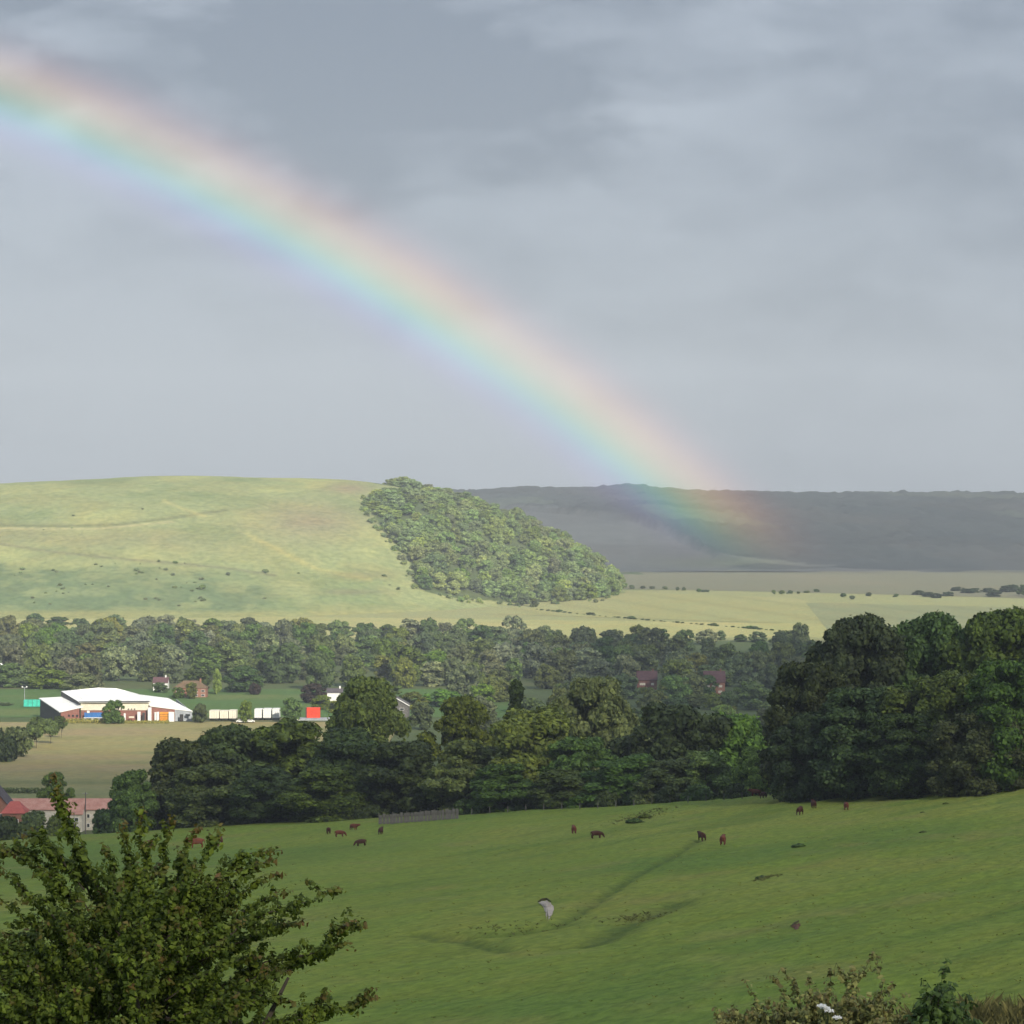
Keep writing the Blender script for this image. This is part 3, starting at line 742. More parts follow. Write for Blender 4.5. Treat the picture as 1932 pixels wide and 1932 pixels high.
def far_tree(name, cat, key, x, y, gz, W, H, mat, label, group=None):
    i = fcnt[0]; fcnt[0] += 1
    me, r, h = FAR_KINDS[key][(i * 7 + i // 5) % len(FAR_KINDS[key])]
    o = link(name, me, None, (x, y, gz)); o.scale = (W / r, W / r, H / h); o.rotation_euler = (0, 0, (i * 2.399) % 6.283)
    o.material_slots[0].link = 'OBJECT'; o.material_slots[0].material = mat
    tag(o, label, cat, group); return o

# hanging wood on the hillside
R = random.Random(3)
pts = []
tries = 0
while tries < 60000 and len(pts) < 330:
    tries += 1
    x = R.uniform(-180, 135); y = R.uniform(2480, 3010); z = float(hill_z(x, y, False))
    u, v = proj(x, y, z)
    ok = bool(in_poly(np.array([u]), np.array([v]), WOOD)[0]) or (y > 2945 and 735 < u < 1160 and x < 118)
    if not ok: continue
    if any((x - a) ** 2 + ((y - b) * .85) ** 2 < 9.6 ** 2 for a, b, _ in pts): continue
    pts.append((x, y, z))
for x, y, z in pts[:300]:
    u, v = proj(x, y, z); m = (F_HILL, F_HILL, F_HILL, F_HILL2, F_HILL2, F_SCRUB, F_BRIGHT)[R.randrange(7)]
    spot = where(v, (958, 1000, 1045, 1090), ('along the top', 'on the upper slope', 'on the middle slope', 'on the lower slope', 'at the foot')) + ' ' + where(u - .45 * (v - 930), (735, 800, 870, 950), ('by the left margin', 'left of the middle', 'near the middle', 'right of the middle', 'by the right margin'))
    W = R.uniform(5.6, 10.8); far_tree('hillside_tree', 'tree', 'round', x, y, z - 1.0, W, W * R.uniform(1.55, 2.0) * (.62 if v < 985 else 1.0), m,
        TONE[m] + ' tree of the hanging wood, ' + spot, 'trees of the hanging wood on the hill')
mg = np.array([(692, 936), (696, 962), (708, 986), (740, 1024), (770, 1060), (783, 1088), (798, 1118), (860, 1131), (980, 1141), (1090, 1139), (1160, 1124)], float)
for k in range(64):
    t = R.random() * (len(mg) - 1.001); i = int(t); u, v = mg[i] * (1 - t + i) + mg[i + 1] * (t - i); u += R.uniform(-11, 3) * (i < 6); v += R.uniform(-2, 6)
    ys = np.linspace(2400, 2990, 600); xs = (u - 966) * K * ys; hh = np.maximum(hill_z(xs, ys, False), floor_z(xs, ys)); idx = np.nonzero(hh >= CAM_Z - (v - 966) * K * ys)[0]
    if not len(idx): continue
    x, y, z = float(xs[idx[0]]), float(ys[idx[0]]), float(hh[idx[0]]); w = R.uniform(1.2, 4.2)
    far_tree('margin_bush', 'bush', 'bush', x, y, z - .3, w, w * R.uniform(.9, 1.5), (F_HILL, F_SCRUB, F_HILL2)[R.randrange(3)], 'scrub bush on the ragged edge of the hanging wood, ' + where(i, (2, 4, 6, 8), ('upper left side', 'middle of the left side', 'lower left side', 'left part of its foot', 'right part of its foot')), 'scrub along the edge of the hanging wood')
for (u, v, y, w) in ((822, 1118, 2610, 26), (985, 1148, 2590, 14), (1008, 1150, 2570, 10)):
    p = at(u, v, y); g = max(float(hill_z(p[0], y, False)), float(floor_z(p[0], y)))
    far_tree('hillside_tree', 'tree', 'round', p[0], y, g - .5, w * K * y, w * K * y * 1.7, F_VALLEY,
             {822: 'dark round tree at the lower left corner of the hanging wood', 985: 'single field tree just below the hanging wood', 1008: 'smaller field tree right of the single tree below the hanging wood'}[u], 'trees at the foot of the hanging wood')

# the wood across the valley floor
n_val = 0
for row, (yr, u0, u1, sp) in enumerate([(2180, -30, 620, 19), (2110, -30, 900, 18), (1590, -30, 1560, 15.5), (1655, -30, 1560, 16.0), (1725, -30, 1600, 16.5), (1800, -30, 1600, 17), (1880, -30, 1620, 17), (1960, -30, 1640, 18), (2040, -30, 1640, 18)]):
    x = (u0 - 966) * K * yr
    while x < (u1 - 966) * K * yr:
        y = yr + R.uniform(-26, 26); u = 966 + x / (K * y)
        gap = (row == 2 and (270 < u < 560 or 900 < u < 1010)) or (row == 2 and R.random() < .2)
        thin = (u > 1330 and row > 4 and R.random() < .45) or (row == 8 and 1050 < u)
        if not gap and not thin and n_val < 300:
            W = R.uniform(6.6, 10.8); H = min(W * R.uniform(1.75, 2.45), 22.5)
            if row < 2: H *= .8
            rr = R.random(); m = F_VALLEY if rr < .46 else F_MID if rr < .62 else F_SILVER if rr < .74 else F_OLIVE if rr < .88 else F_DARK
            if 880 < u < 1200 and 1 < row < 5 and R.random() < .5: m = F_SILVER
            far_tree('valley_tree', 'tree', 'tall' if R.random() < .16 else 'round', x, y, float(floor_z(x, y)) - .8, W, H, m,
                     TONE[m] + ' tree ' + ('at the back', 'at the back', 'at the front', 'near the front', 'in the middle', 'in the middle', 'in the middle', 'towards the back', 'towards the back')[row] + ' of the valley wood, ' + where(u, (180, 330, 500, 700, 860, 1010, 1200, 1330), ('at its left end', 'above the sports hall', 'above the trailers', 'above the red container', 'above the grey barn', 'above the dark conifer', 'left of the red houses', 'above the red houses', 'at its right end')), 'trees of the valley wood'); n_val += 1
        x += sp * R.uniform(.75, 1.3)
# looser trees nearer, between the school field and the pasture edge
for j in range(84):
    y = R.uniform(760, 1540); u = R.uniform(880, 1560)
    if y < 1000 and u < 1000: continue
    x = (u - 966) * K * y; W = R.uniform(5.5, 9.0); rr = R.random()
    zt = float(floor_z(x, y)); H = W * R.uniform(1.4, 1.9)
    m = F_MID if rr < .4 else F_VALLEY if rr < .7 else F_BRIGHT if rr < .85 else F_OLIVE
    ut, vt = proj(x, y, zt + H)
    if abs(ut - 1222) < 40 and vt < 1300 and y < 1500: continue
    if abs(ut - 1345) < 40 and vt < 1305 and y < 1480: continue
    far_tree('parkland_tree', 'tree', 'round', x, y, zt - .6, W, H, m,
             TONE[m] + ' tree ' + where(y, (950, 1150, 1350), ('just beyond the pasture-edge row', 'low in the valley bottom', 'in the valley bottom', 'just before the valley wood')) + ', ' + where(u, (1010, 1120, 1220, 1330, 1430), ('by the dark conifer', 'behind the tall rounded olive tree', 'left of the red houses', 'between the red houses', 'right of the red houses', 'behind the big dark clump')), 'scattered trees in the valley bottom')
SPEC = [ # u, vtop, y, half-width, material, label
 (214, 1322, 1300, 20.5, F_DARK, 'small round tree standing in front of the white-roofed building'),
 (378, 1327, 1308, 17, F_DARK, 'small round tree at the right end of the white-roofed building'),
 (463, 1322, 1306, 16, F_MID, 'small upright tree between the cream and the white trailers'),
 (549, 1318, 1312, 23, F_MID, 'loose green tree between the white trailers and the red container'),
 (796, 1326, 1260, 27, F_DEEP, 'dark oval bush right of the grey barn'),
 (878, 1256, 1470, 31, F_SILVER, 'silvery willow standing at the front of the valley wood'),
 (1095, 1268, 1330, 30, F_SILVER, 'pale silvery tree behind the tall olive tree'),
 (366, 1262, 1545, 36, F_DEEP, 'large dark tree behind the brick bungalow'),
 (460, 1258, 1550, 40, F_DARK, 'large dark tree right of the one behind the bungalow'),
 (410, 1262, 1530, 11, F_BRIGHT, 'small yellow-green tree between two large dark trees'),
 (592, 1290, 1450, 25, F_COPPER, 'copper-purple tree left of the white cottage'),
 (498, 1316, 1500, 14, F_COPPER, 'small purplish bush at the back of the playing field'),
 (480, 1288, 1525, 12, F_COPPER, 'small dark purplish bush at the foot of the valley wood'),
 (610, 1312, 1400, 24, F_MID, 'green bush in front of the copper-purple tree'),
 (640, 1322, 1380, 26, F_OLIVE, 'olive bush behind the red container'),
 (780, 1306, 1400, 30, F_OLIVE, 'low yellow-green bush behind the grey barn'),
 (730, 1290, 1450, 36, F_MID, 'green tree behind the tall olive tree and the grey barn'),
 (835, 1300, 1420, 34, F_MID, 'green tree left of the silvery willow'),
 (1060, 1300, 1210, 30, F_VALLEY, 'grey-green tree left of the pale silvery tree'),
 (1345, 1255, 1560, 40, F_MID, 'tree rising behind the two red houses'),
 (1278, 1245, 1530, 42, F_BRIGHT, 'rounded light green tree between the two red houses'),
 (1180, 1272, 1490, 30, F_VALLEY, 'rounded tree just left of the left red house'),
 (1275, 1315, 1400, 26, F_MID, 'low tree in front of the right side of the left red house'),
 (1310, 1310, 1420, 20, F_MID, 'low tree just left of the right red house'),
 (1372, 1305, 1400, 17, F_MID, 'low tree just right of the right red house'),
 (1222, 1297, 1420, 22, F_MID, 'low tree hiding the foot of the left red house'), (1245, 1300, 1405, 20, F_VALLEY, 'low grey-green tree below the right end of the left red house'), (1345, 1307, 1400, 24, F_MID, 'low tree hiding the foot of the right red house'),
 (362, 1288, 1488, 13, F_OLIVE, 'olive bush in front of the brick bungalow'), (302, 1288, 1545, 16, F_VALLEY, 'grey-green bush in front of the white house'), (336, 1297, 1490, 12, F_MID, 'low bush at the left corner of the bungalow'),
 (1425, 1290, 1400, 38, F_VALLEY, 'tree between the right red house and the big dark clump'),
 (1455, 1335, 1150, 36, F_VALLEY, 'grey-green tree against the left side of the big dark clump'),
 (8, 1325, 1430, 20, F_VALLEY, 'rounded tree at the left edge behind the turquoise cage'),
 (20, 1252, 1600, 44, F_VALLEY, 'broad tree at the left edge of the valley wood'),
 (90, 1262, 1580, 40, F_MID, 'broad tree behind the left end of the white roof'),
 (150, 1270, 1560, 34, F_VALLEY, 'green tree behind the middle of the white roof'),
 (270, 1320, 1420, 22, F_MID, 'rounded green tree behind the right half of the white roof'),
 (1360, 1190, 2120, 10, F_VALLEY, 'slim tree standing above the right part of the valley wood'),
 (1397, 1197, 2100, 16, F_VALLEY, 'round tree at the back of the valley wood by the stubble'),
 (1430, 1192, 2090, 18, F_VALLEY, 'round tree right of the slim one by the stubble'),
 (1480, 1190, 2050, 26, F_VALLEY, 'broad tree at the right end of the valley wood'),
 (1335, 1187, 2060, 22, F_SILVER, 'pale tree left of the slim tree by the stubble')]
for (u, vt, y, hw, m, lb) in SPEC:
    x = (u - 966) * K * y; gz = float(floor_z(x, y)) - .4
    far_tree('broadleaf_tree', 'tree', 'round', x, y, gz, hw * K * y, at(u, vt, y)[2] - gz, m, lb)
# dark far trees at right, beyond the clump
for j in range(16):
    u = 1735 + j * 18 + R.uniform(-6, 6); y = 2780 + R.uniform(-60, 120); x = (u - 966) * K * y
    vt = 1136 - max(0, u - 1740) * .19 + R.uniform(-7, 5); gz = float(floor_z(x, y)); H = max(at(u, max(vt, 1102), y)[2] - gz, 5.0)
    far_tree('distant_tree', 'tree', 'round', x, y, gz - .5, R.uniform(6, 8.5), H, F_DEEP, 'grey-blue distant tree behind the big clump, ' + where(u, (1800, 1880, 1960), ('left end of the belt', 'left of the belt middle', 'right of the belt middle', 'right end of the belt')), 'belt of distant dark trees at right')
# hedgerow trees and bushes out in the fields
for j, (u, v) in enumerate([(1192, 1108), (1212, 1108), (1230, 1108), (1255, 1110), (1278, 1113), (1290, 1113), (1318, 1117), (1330, 1117), (1460, 1122), (1474, 1122), (1490, 1121), (1506, 1121), (1522, 1119), (1540, 1117), (1590, 1128), (1690, 1128), (1608, 1132), (1640, 1126)]):
    y = float(np.interp(v, [1108, 1132], [2960, 2700])); x = (u - 966) * K * y
    far_tree('field_bush', 'bush', 'bush', x, y, float(floor_z(x, y)), R.uniform(2.0, 4.2), R.uniform(2.2, 4.4), F_DARK, 'small dark bush in the far fields, ' + where(u, (1245, 1340, 1560), ('right beside the hanging wood', 'short way right of the hanging wood', 'in the short hedge at mid right', 'near the pale track')), 'hedge bushes in the far fields')
for j in range(46):
    t = j / 45; u = 1012 + t * 500 + R.uniform(-4, 4); v = 1150 + 44 * t ** .9
    ys = np.linspace(2100, 2900, 900); i = int(np.argmin(np.abs(966 + (CAM_Z - F_Y(ys)) / (K * ys) - v))); y = float(ys[i]); x = (u - 966) * K * y
    s = R.uniform(.6, 1.5) if R.random() < .85 else 2.4
    far_tree('hedge_bush', 'bush', 'bush', x, y, float(floor_z(x, y)) - .1, s * 1.6, s, F_DARK, 'low bush in the hedge across the yellow fields, ' + where(u, (1100, 1200, 1300, 1400), ('left end by the hanging wood', 'left of its middle', 'near its middle', 'right of its middle', 'right end')), 'hedge across the yellow fields')
# scrub on the hill
n_b = 0
for k in range(4000):
    u = R.uniform(0, 800); v = R.uniform(915, 1150)
    dens = .02
    if v > 1045 + .045 * u and u < 520: dens = .55 if u > 330 or R.random() < .5 else .2
    if abs(v - (968 + 0 * u)) < 6 and 90 < u < 280: dens = .35
    if abs(v - 994) < 5 and u < 300: dens = .2
    if 430 < u < 520 and abs(v - 985) < 8: dens = .3
    if 640 < u < 780 and 1065 < v < 1115: dens = .35
    if R.random() > dens * .42 * float(sstep(-.05, .45, fbm(u / 38.0, v / 13.0, 61, 3))): continue
    ys = np.linspace(2440, 2990, 500); xs = (u - 966) * K * ys; zr = CAM_Z - (v - 966) * K * ys
    idx = np.nonzero(hill_z(xs, ys) >= zr)[0]
    if not len(idx): continue
    i = idx[0]; x, y = float(xs[i]), float(ys[i]); z = float(hill_z(x, y)); uu, vv = proj(x, y, z)
    if in_poly(np.array([uu]), np.array([vv]), WOOD)[0]: continue
    s = (R.uniform(.7, 1.7) if R.random() < .8 else R.uniform(1.8, 3.2)) * (1.25 if dens > .4 else 1)
    far_tree('hill_bush', 'bush', 'bush', x, y, z - .2, s, s * R.uniform(.7, 1.15), F_SCRUB if R.random() < .85 else F_HILL, 'small scrub bush ' + where(v, (955, 985, 1040, 1090), ('near the crest', 'on the upper slope', 'on the middle slope', 'on the lower slope', 'near the foot')) + ' of the open hill, ' + where(u, (130, 260, 390, 520, 660), ('at the far left', 'above the sports hall', 'above the trailers', 'above the red container', 'above the grey barn', 'beside the hanging wood')), 'scrub bushes on the hillside'); n_b += 1
    if n_b >= 260: break

# ------------------------------------------------------------------ buildings and vehicles round the playing field
W_ROOF = plain('white_roof_sheet', (.86, .85, .80), .45, .4, .25, .05)
CREAM = plain('cream_cladding', (.72, .66, .52), .6, .3, .5, .08)
BRICK = brick_mat('red_brick', (.30, .105, .075), (.24, .085, .065), (.36, .29, .24))
BRICK2 = brick_mat('orange_brick', (.34, .14, .085), (.28, .11, .07), (.38, .30, .24))
DARKM = plain('dark_trim', (.045, .042, .04), .6, .3)
GLASS = plain('window_glass', (.03, .035, .04), .12, .6, .4, .3)
WHITE = plain('white_paint', (.80, .79, .75), .5, .4, .8, .06)
CREAMP = plain('cream_paint', (.78, .72, .58), .5, .4, .8, .06)
BLUE = plain('blue_panel', (.045, .16, .42), .5, .4)
ORANGE = plain('orange_door', (.75, .30, .035), .5, .4)
SHADE_WALL = plain('shade_dark_wall', (.085, .082, .078), .7, .3)  # dark tone stands for shade on the hall's left-facing walls
GREYW = plain('grey_render', (.33, .35, .37), .8, .2, .6, .15)
REDC = plain('orange_red_container', (.70, .065, .025), .5, .4)
TURQ = plain('turquoise_netting', (.06, .50, .38), .7, .2)
TYRE = plain('tyre_rubber', (.02, .02, .02), .8, .2)
TILE_RED = tile_mat('clay_tiles', (.46, .215, .165), (.56, .31, .245))
TILE_BRIGHT = tile_mat('new_red_tiles', (.42, .10, .085), (.48, .13, .105))
SLATE = tile_mat('slate', (.085, .075, .080), (.13, .11, .115))
TILE_PURPLE = tile_mat('purple_brown_tiles', (.105, .055, .058), (.15, .08, .08))
TILE_BROWN = tile_mat('brown_tiles', (.14, .095, .06), (.19, .13, .075))
LIME = plain('limewash', (.62, .57, .48), .85, .2, .8, .14)
WOODG = plain('weathered_wood', (.13, .122, .115), .9, .15, 1.2, .3, .02)

def p2(u2, v2, y):       # same as at(), from 2000-unit picture coordinates
    return at(u2 * .966, v2 * .966, y)
def sports_hall():
    base = p2(225, 1409, 1318); g = float(base[2])
    root = empty('sports_hall', (float(base[0]), 1318, g)); inv = np.array([base[0], 1318, g])
    L = lambda u, v, y: tuple(p2(u, v, y) - inv)
    # roofs, as thick sheets
    fe = [L(154, 1371, 1318), L(292, 1370, 1318)]; bk = [L(270, 1355.5, 1346), L(250, 1350, 1347), L(228, 1344.5, 1348), L(192, 1343, 1348), L(150, 1347, 1348), L(119, 1349.8, 1348)]
    roof = MB().slab(fe + bk, .45).build('main_roof', W_ROOF, root)
    MB().tube([fe[0], fe[1]], [.28, .28], 6).build('gutter', DARKM, roof)
    dv = MB()
    a0, a1 = np.array(fe[0]), np.array(bk[-1]); dv.slab([a0 + [-.05, 0, -.46], a0 + [-.05, 0, -.02], a1 + [-.05, 0, -.02], a1 + [-.05, 0, -.46]], .02)
    dv.build('verge_board', DARKM, roof)
    for k in range(1, 9):     # standing seams on the sheet roof
        t = k / 9; p = np.array(fe[0]) * (1 - t) + np.array(fe[1]) * t; s = t * (len(bk) - 1); bkr = bk[::-1]; i = min(int(s), len(bk) - 2); q = np.array(bkr[i]) * (1 - (s - i)) + np.array(bkr[i + 1]) * (s - i)
        MB().tube([p + [0, 0, .06], q + [0, 0, .06]], [.05, .05], 4).build('roof_seam', W_ROOF, roof)
    lw = [L(116, 1390, 1315), L(162, 1380, 1316), L(125, 1360.5, 1345), L(75.8, 1363.2, 1345)]
    MB().slab(lw, .4).build('left_wing_roof', W_ROOF, root)
    rw = [L(292.5, 1378, 1316.5), L(376, 1388.3, 1321), L(328.5, 1363.4, 1346), L(268.7, 1356, 1346)]
    MB().slab(rw, .4).build('right_wing_roof', W_ROOF, root)
    # walls: main hall
    x0, x1 = L(158, 0, 1319)[0], L(290, 0, 1319)[0]; ze = fe[0][2] - .5
    MB().box(x0, x1, 1.2, 26, -1.5, ze * .60).build('brick_wall', BRICK, root)
    MB().box(x0 - .03, x1 + .03, 1.1, 26.1, ze * .60 + .003, ze).build('cream_cladding', CREAM, root)
    # gable wall on the left, its shade put into a dark wall colour
    MB().wall((x0 - .3, 2), (bk[-1][0] + .6, 28), -1.5, ze, bk[-1][2] - .6, .3).build('side_wall', SHADE_WALL, root)
    # left wing walls
    a, b = lw[0], lw[1]
    MB().wall((a[0] + .6, a[1] + .5), (x0 - .35, b[1] + .6), -1.5, a[2] - .5, b[2] - .6, -.3).build('left_wing_wall', BRICK, root)
    MB().wall((lw[3][0] + .8, lw[3][1] - 1), (a[0] + .6, a[1] + .9), -1.5, lw[3][2] - .55, a[2] - .5, .3).build('left_wing_end_wall', SHADE_WALL, root)
    # right wing walls: brick, then a grey rendered end
    c, d = rw[0], rw[1]; xm = L(341, 0, 1319)[0]; t = (xm - c[0]) / (d[0] - c[0]); zm = c[2] + (d[2] - c[2]) * t; ym = c[1] + (d[1] - c[1]) * t
    MB().wall((x1 + .4, c[1] + .8), (xm, ym + .6), -1.5, c[2] - .5, zm - .5, -.3).build('right_wing_wall', BRICK, root)
    MB().wall((xm + .01, ym + .6), (d[0] - .5, d[1] + .6), -1.5, zm - .5, d[2] - .5, -.3).build('grey_end_wall', GREYW, root)
    MB().wall((d[0] - .5, d[1] + .9), (rw[2][0] + 4, rw[2][1] - 1), -1.5, d[2] - .5, rw[2][2] - .6, -.3).build('right_end_wall', GREYW, root)
    def front(name, mat, ua, ub, va, vb, y, t=.25, parent=root):
        A = L(ua, vb, y); B = L(ub, va, y); return MB().box(A[0], B[0], A[1] - t, A[1], A[2], B[2]).build(name, mat, parent)
    bl = front('blue_screen', BLUE, 165, 205, 1391.5, 1401, 1317, .4)
    front('sill', WHITE, 163.5, 206.5, 1401.2, 1402.4, 1316.8, .5, bl)
    for u in (164, 171, 178, 185, 192, 199, 205): front('window', GLASS if u % 2 else WHITE, u, u + 5, 1402.8, 1408, 1317, .2)
    front('flag', WHITE, 170, 175, 1388, 1392.5, 1316.5, .1)
    for u in (125, 133, 141, 149): front('window', GLASS, u, u + 3.5, 1396, 1399.5, 1315.6, .1)
    for (u, w, va) in ((242, 3.6, 1393), (268.6, 6, 1390), (289, 7, 1381.5), (302, 3.5, 1391)): front('white_pier', WHITE, u, u + w, va, 1409, 1316.8, .5)
    front('bench_screen', CREAM, 252, 262, 1399, 1402, 1316.5, .4); front('door', DARKM, 278, 283, 1392, 1409, 1317.2, .15)
    for u in (250, 256, 262, 236, 230): front('vent', DARKM, u, u + 2.2, 1383.8, 1386, 1318.7, .05)
    od = front('orange_door', ORANGE, 312, 329.5, 1390.5, 1409, 1317.0, .3)
    for v in (1395, 1399.5, 1404): front('rail', DARKM, 312.2, 329.3, v, v + .5, 1316.6, .05, od)
    lf = MB()
    for (ua, ub, dy) in ((306.5, 311.3, -1.2), (330.2, 341, -1.6)):
        A = L(ua, 1409, 1317); B = L(ub, 1390, 1317)
        MB().box(A[0], B[0], A[1] + dy, A[1] + dy + .25, A[2], B[2]).build('door_leaf', WHITE, root)
    front('door', DARKM, 351, 358, 1395, 1409, 1317.3, .15); front('window', GLASS, 362, 371, 1394.5, 1399, 1319.2, .15)
    tag(root, 'long brick sports hall with white sheet roofs, orange door and blue screen', 'building')
    # floodlight mast and cage to the left of it
    m = p2(48, 1383, 1420); mz = float(floor_z(m[0], 1420)); top = p2(48, 1343, 1420)[2] - mz
    r2 = empty('floodlight_mast', (float(m[0]), 1420, mz))
    MB().tube([(0, 0, 0), (0, 0, top)], [.22, .13], 8).build('mast', GREYW, r2)
    MB().box(-1.3, 1.3, -.1, .1, top - .1, top + .12).build('crossarm', GREYW, r2)
    for x in (-1.1, 1.1): MB().box(x - .35, x + .35, -.35, .1, top + .12, top + .75).build('floodlight', WHITE, r2)
    tag(r2, 'tall thin floodlight mast with two lamps beside the turquoise cage', 'light mast')
    A = p2(46, 1381, 1415); B = p2(81, 1367, 1415); w = B[0] - A[0]; hh = B[2] - A[2]
    r3 = empty('sports_cage', (float(A[0]), 1415, float(A[2])))
    for k in range(4): MB().box(w / 4 * k + .06, w / 4 * (k + 1) - .06, 0, .12, .25, hh - .1 * (k % 2)).build('net_panel', TURQ, r3)
    for k in range(5): MB().box(w / 4 * k - .08, w / 4 * k + .08, -.02, .16, -1.5, hh + .15).build('post', DARKM, r3)
    MB().box(0.1, w - .1, 2.8, 2.95, .25, hh).build('net_panel', TURQ, r3)
    tag(r3, 'turquoise netting cage at the left end of the sports hall', 'sports cage')
sports_hall()

def scrub_strip():
    """the dead grass bank in front of the hall"""
    rg = np.random.default_rng(91); n = 2600
    u = rg.uniform(128, 330, n) * .966; y = rg.uniform(1300, 1312, n); x = (u - 966) * K * y
    P = np.c_[x, y, floor_z(x, y) + rg.random(n) * (1.7 - (u > 225) * .9)]
    v, f = cards(P, rg.normal(size=(n, 3)) * [.5, 1, .5], np.full(n, .42), .5, .1, rg)
    o = link('rough_grass_bank', add_var(mesh_from('rough_grass_bank', v, f, [F_DRY]), 4)); tag(o, 'strip of dead rough grass in front of the sports hall', 'rough grass', kind='stuff')
scrub_strip()

def trailer(u0, u1, vt, vb, y, mat, label, group, name='box_trailer', doors=True):
    A = p2(u0, vb, y); B = p2(u1, vt, y); w = float(B[0] - A[0]); x = float(A[0]); g = float(floor_z(x, y)) + .1; H = float(B[2]) - g
    root = empty(name, (x, y, g)); D = 7.5
    body = MB().box(0, w, 0, D, 1.0, H).build('box_body', mat, root)
    MB().box(-.06, w + .06, -.05, D + .05, H + .003, H + .10).build('roof_cap', mat, root)
    if doors:
        MB().box(w / 2 - .03, w / 2 + .03, -.04, -.003, 1.05, H - .1).build('door_seam', DARKM, body)
        for k in (.25, .75): MB().box(w * k - .04, w * k + .04, -.09, -.003, 1.2, H - .2).build('lock_bar', GREYW, body)
    MB().box(.2, w - .2, .1, D - .1, .65, .995).build('chassis', DARKM, root)
    for xx in (.35, w - .35):
        for yy in (1.2, 2.4, D - 1.2):
            mb = MB(); n = 12; b = []
            for s in (-.16, .16):
                b += [(xx + s, yy + .48 * math.cos(6.283 * k / n), .48 + .48 * math.sin(6.283 * k / n)) for k in range(n)]
            mb.add(b, [tuple(range(n)), tuple(range(2 * n - 1, n - 1, -1))] + [(k, n + k, n + (k + 1) % n, (k + 1) % n) for k in range(n)])
            mb.build('wheel', TYRE, root)
    tag(root, label, 'trailer', group); return root
gt = 'pale trailers parked along the field edge'
trailer(409, 427.5, 1388.5, 1407, 1322, CREAMP, 'cream box trailer, leftmost of the three beside the hall', gt)
trailer(429.2, 445.6, 1389, 1407, 1322, CREAMP, 'cream box trailer, middle of the three beside the hall', gt)
trailer(447.2, 461, 1388, 1407, 1322, CREAMP, 'cream box trailer, rightmost of the three beside the hall', gt)
trailer(497, 511, 1385.5, 1405, 1326, WHITE, 'white box trailer, leftmost of the white three', gt)
trailer(514, 529, 1385, 1405, 1326, WHITE, 'white box trailer, middle of the white three', gt)
trailer(532, 545, 1385, 1405, 1326, WHITE, 'white box trailer, rightmost of the white three', gt)
def car(u, y, mat, label):
    x = (u * .966 - 966) * K * y; g = float(floor_z(x, y)) + .2
    root = empty('parked_car', (x, y, g)); prof = [(-2.1, .35), (2.1, .35), (2.15, .75), (1.3, .95), (.75, 1.42), (-.95, 1.45), (-1.75, .98), (-2.15, .85)]
    n = len(prof); mb = MB()
    mb.add([(a, -.85 + (.12 if b > 1.2 else 0), b) for a, b in prof] + [(a, .85 - (.12 if b > 1.2 else 0), b) for a, b in prof], [tuple(range(n)), tuple(range(2 * n - 1, n - 1, -1))] + [(i, n + i, n + (i + 1) % n, (i + 1) % n) for i in range(n)])
    mb.build('body', mat, root)
    MB().add([(1.05, -.845, 1.0), (.68, -.76, 1.36), (-.85, -.76, 1.38), (-1.4, -.845, 1.02), (1.05, -.80, 1.0), (.68, -.72, 1.36), (-.85, -.72, 1.38), (-1.4, -.80, 1.02)], [(0, 1, 2, 3), (7, 6, 5, 4), (0, 4, 5, 1), (1, 5, 6, 2), (2, 6, 7, 3), (3, 7, 4, 0)]).build('side_window', GLASS, root)
    for xx in (-1.35, 1.35):
        for yy in (-.78, .78): MB().wheel(xx, yy, .32, .32, .2).build('wheel', TYRE, root)
    tag(root, label, 'car', 'cars parked by the trailers')
car(470.5, 1305, WHITE, 'white car parked in front of the rightmost cream trailer'); car(489, 1306, WHITE, 'white car parked left of the white trailers')
car(577, 1309, CREAMP, 'pale car parked left of the red container')
def container():
    A = p2(599, 1402, 1330); B = p2(625, 1382, 1330); w = float(B[0] - A[0]); g = float(floor_z(A[0], 1330))
    z0 = float(A[2]) - g; H = float(B[2] - A[2]); root = empty('shipping_container', (float(A[0]), 1330, g + z0))
    b = MB().box(0, w, 0, 2.6, 0, H).build('box_body', REDC, root)
    for k in range(14): MB().box(w / 14 * k + .1, w / 14 * (k + .5) + .1, -.08, -.003, .2, H - .2).build('rib', REDC, b)
    MB().box(-.5, -.003, .1, 2.5, .1, H - .1).build('end_door', DARKM, root)
    tag(root, 'bright orange-red container on a grey wall beside the tall tree', 'container')
    A2 = p2(581, 1403, 1324); B2 = p2(645, 1402.4, 1324); wr = empty('retaining_wall', (float(A2[0]), 1324, g)); ww = float(B2[0] - A2[0])
    for k in range(8): MB().box(ww / 8 * k + .03, ww / 8 * (k + 1) - .03, 0, 9, -.8, z0 - .004).build('wall_panel', GREYW, wr)
    tag(wr, 'low grey wall carrying the orange-red container', 'wall')
container()

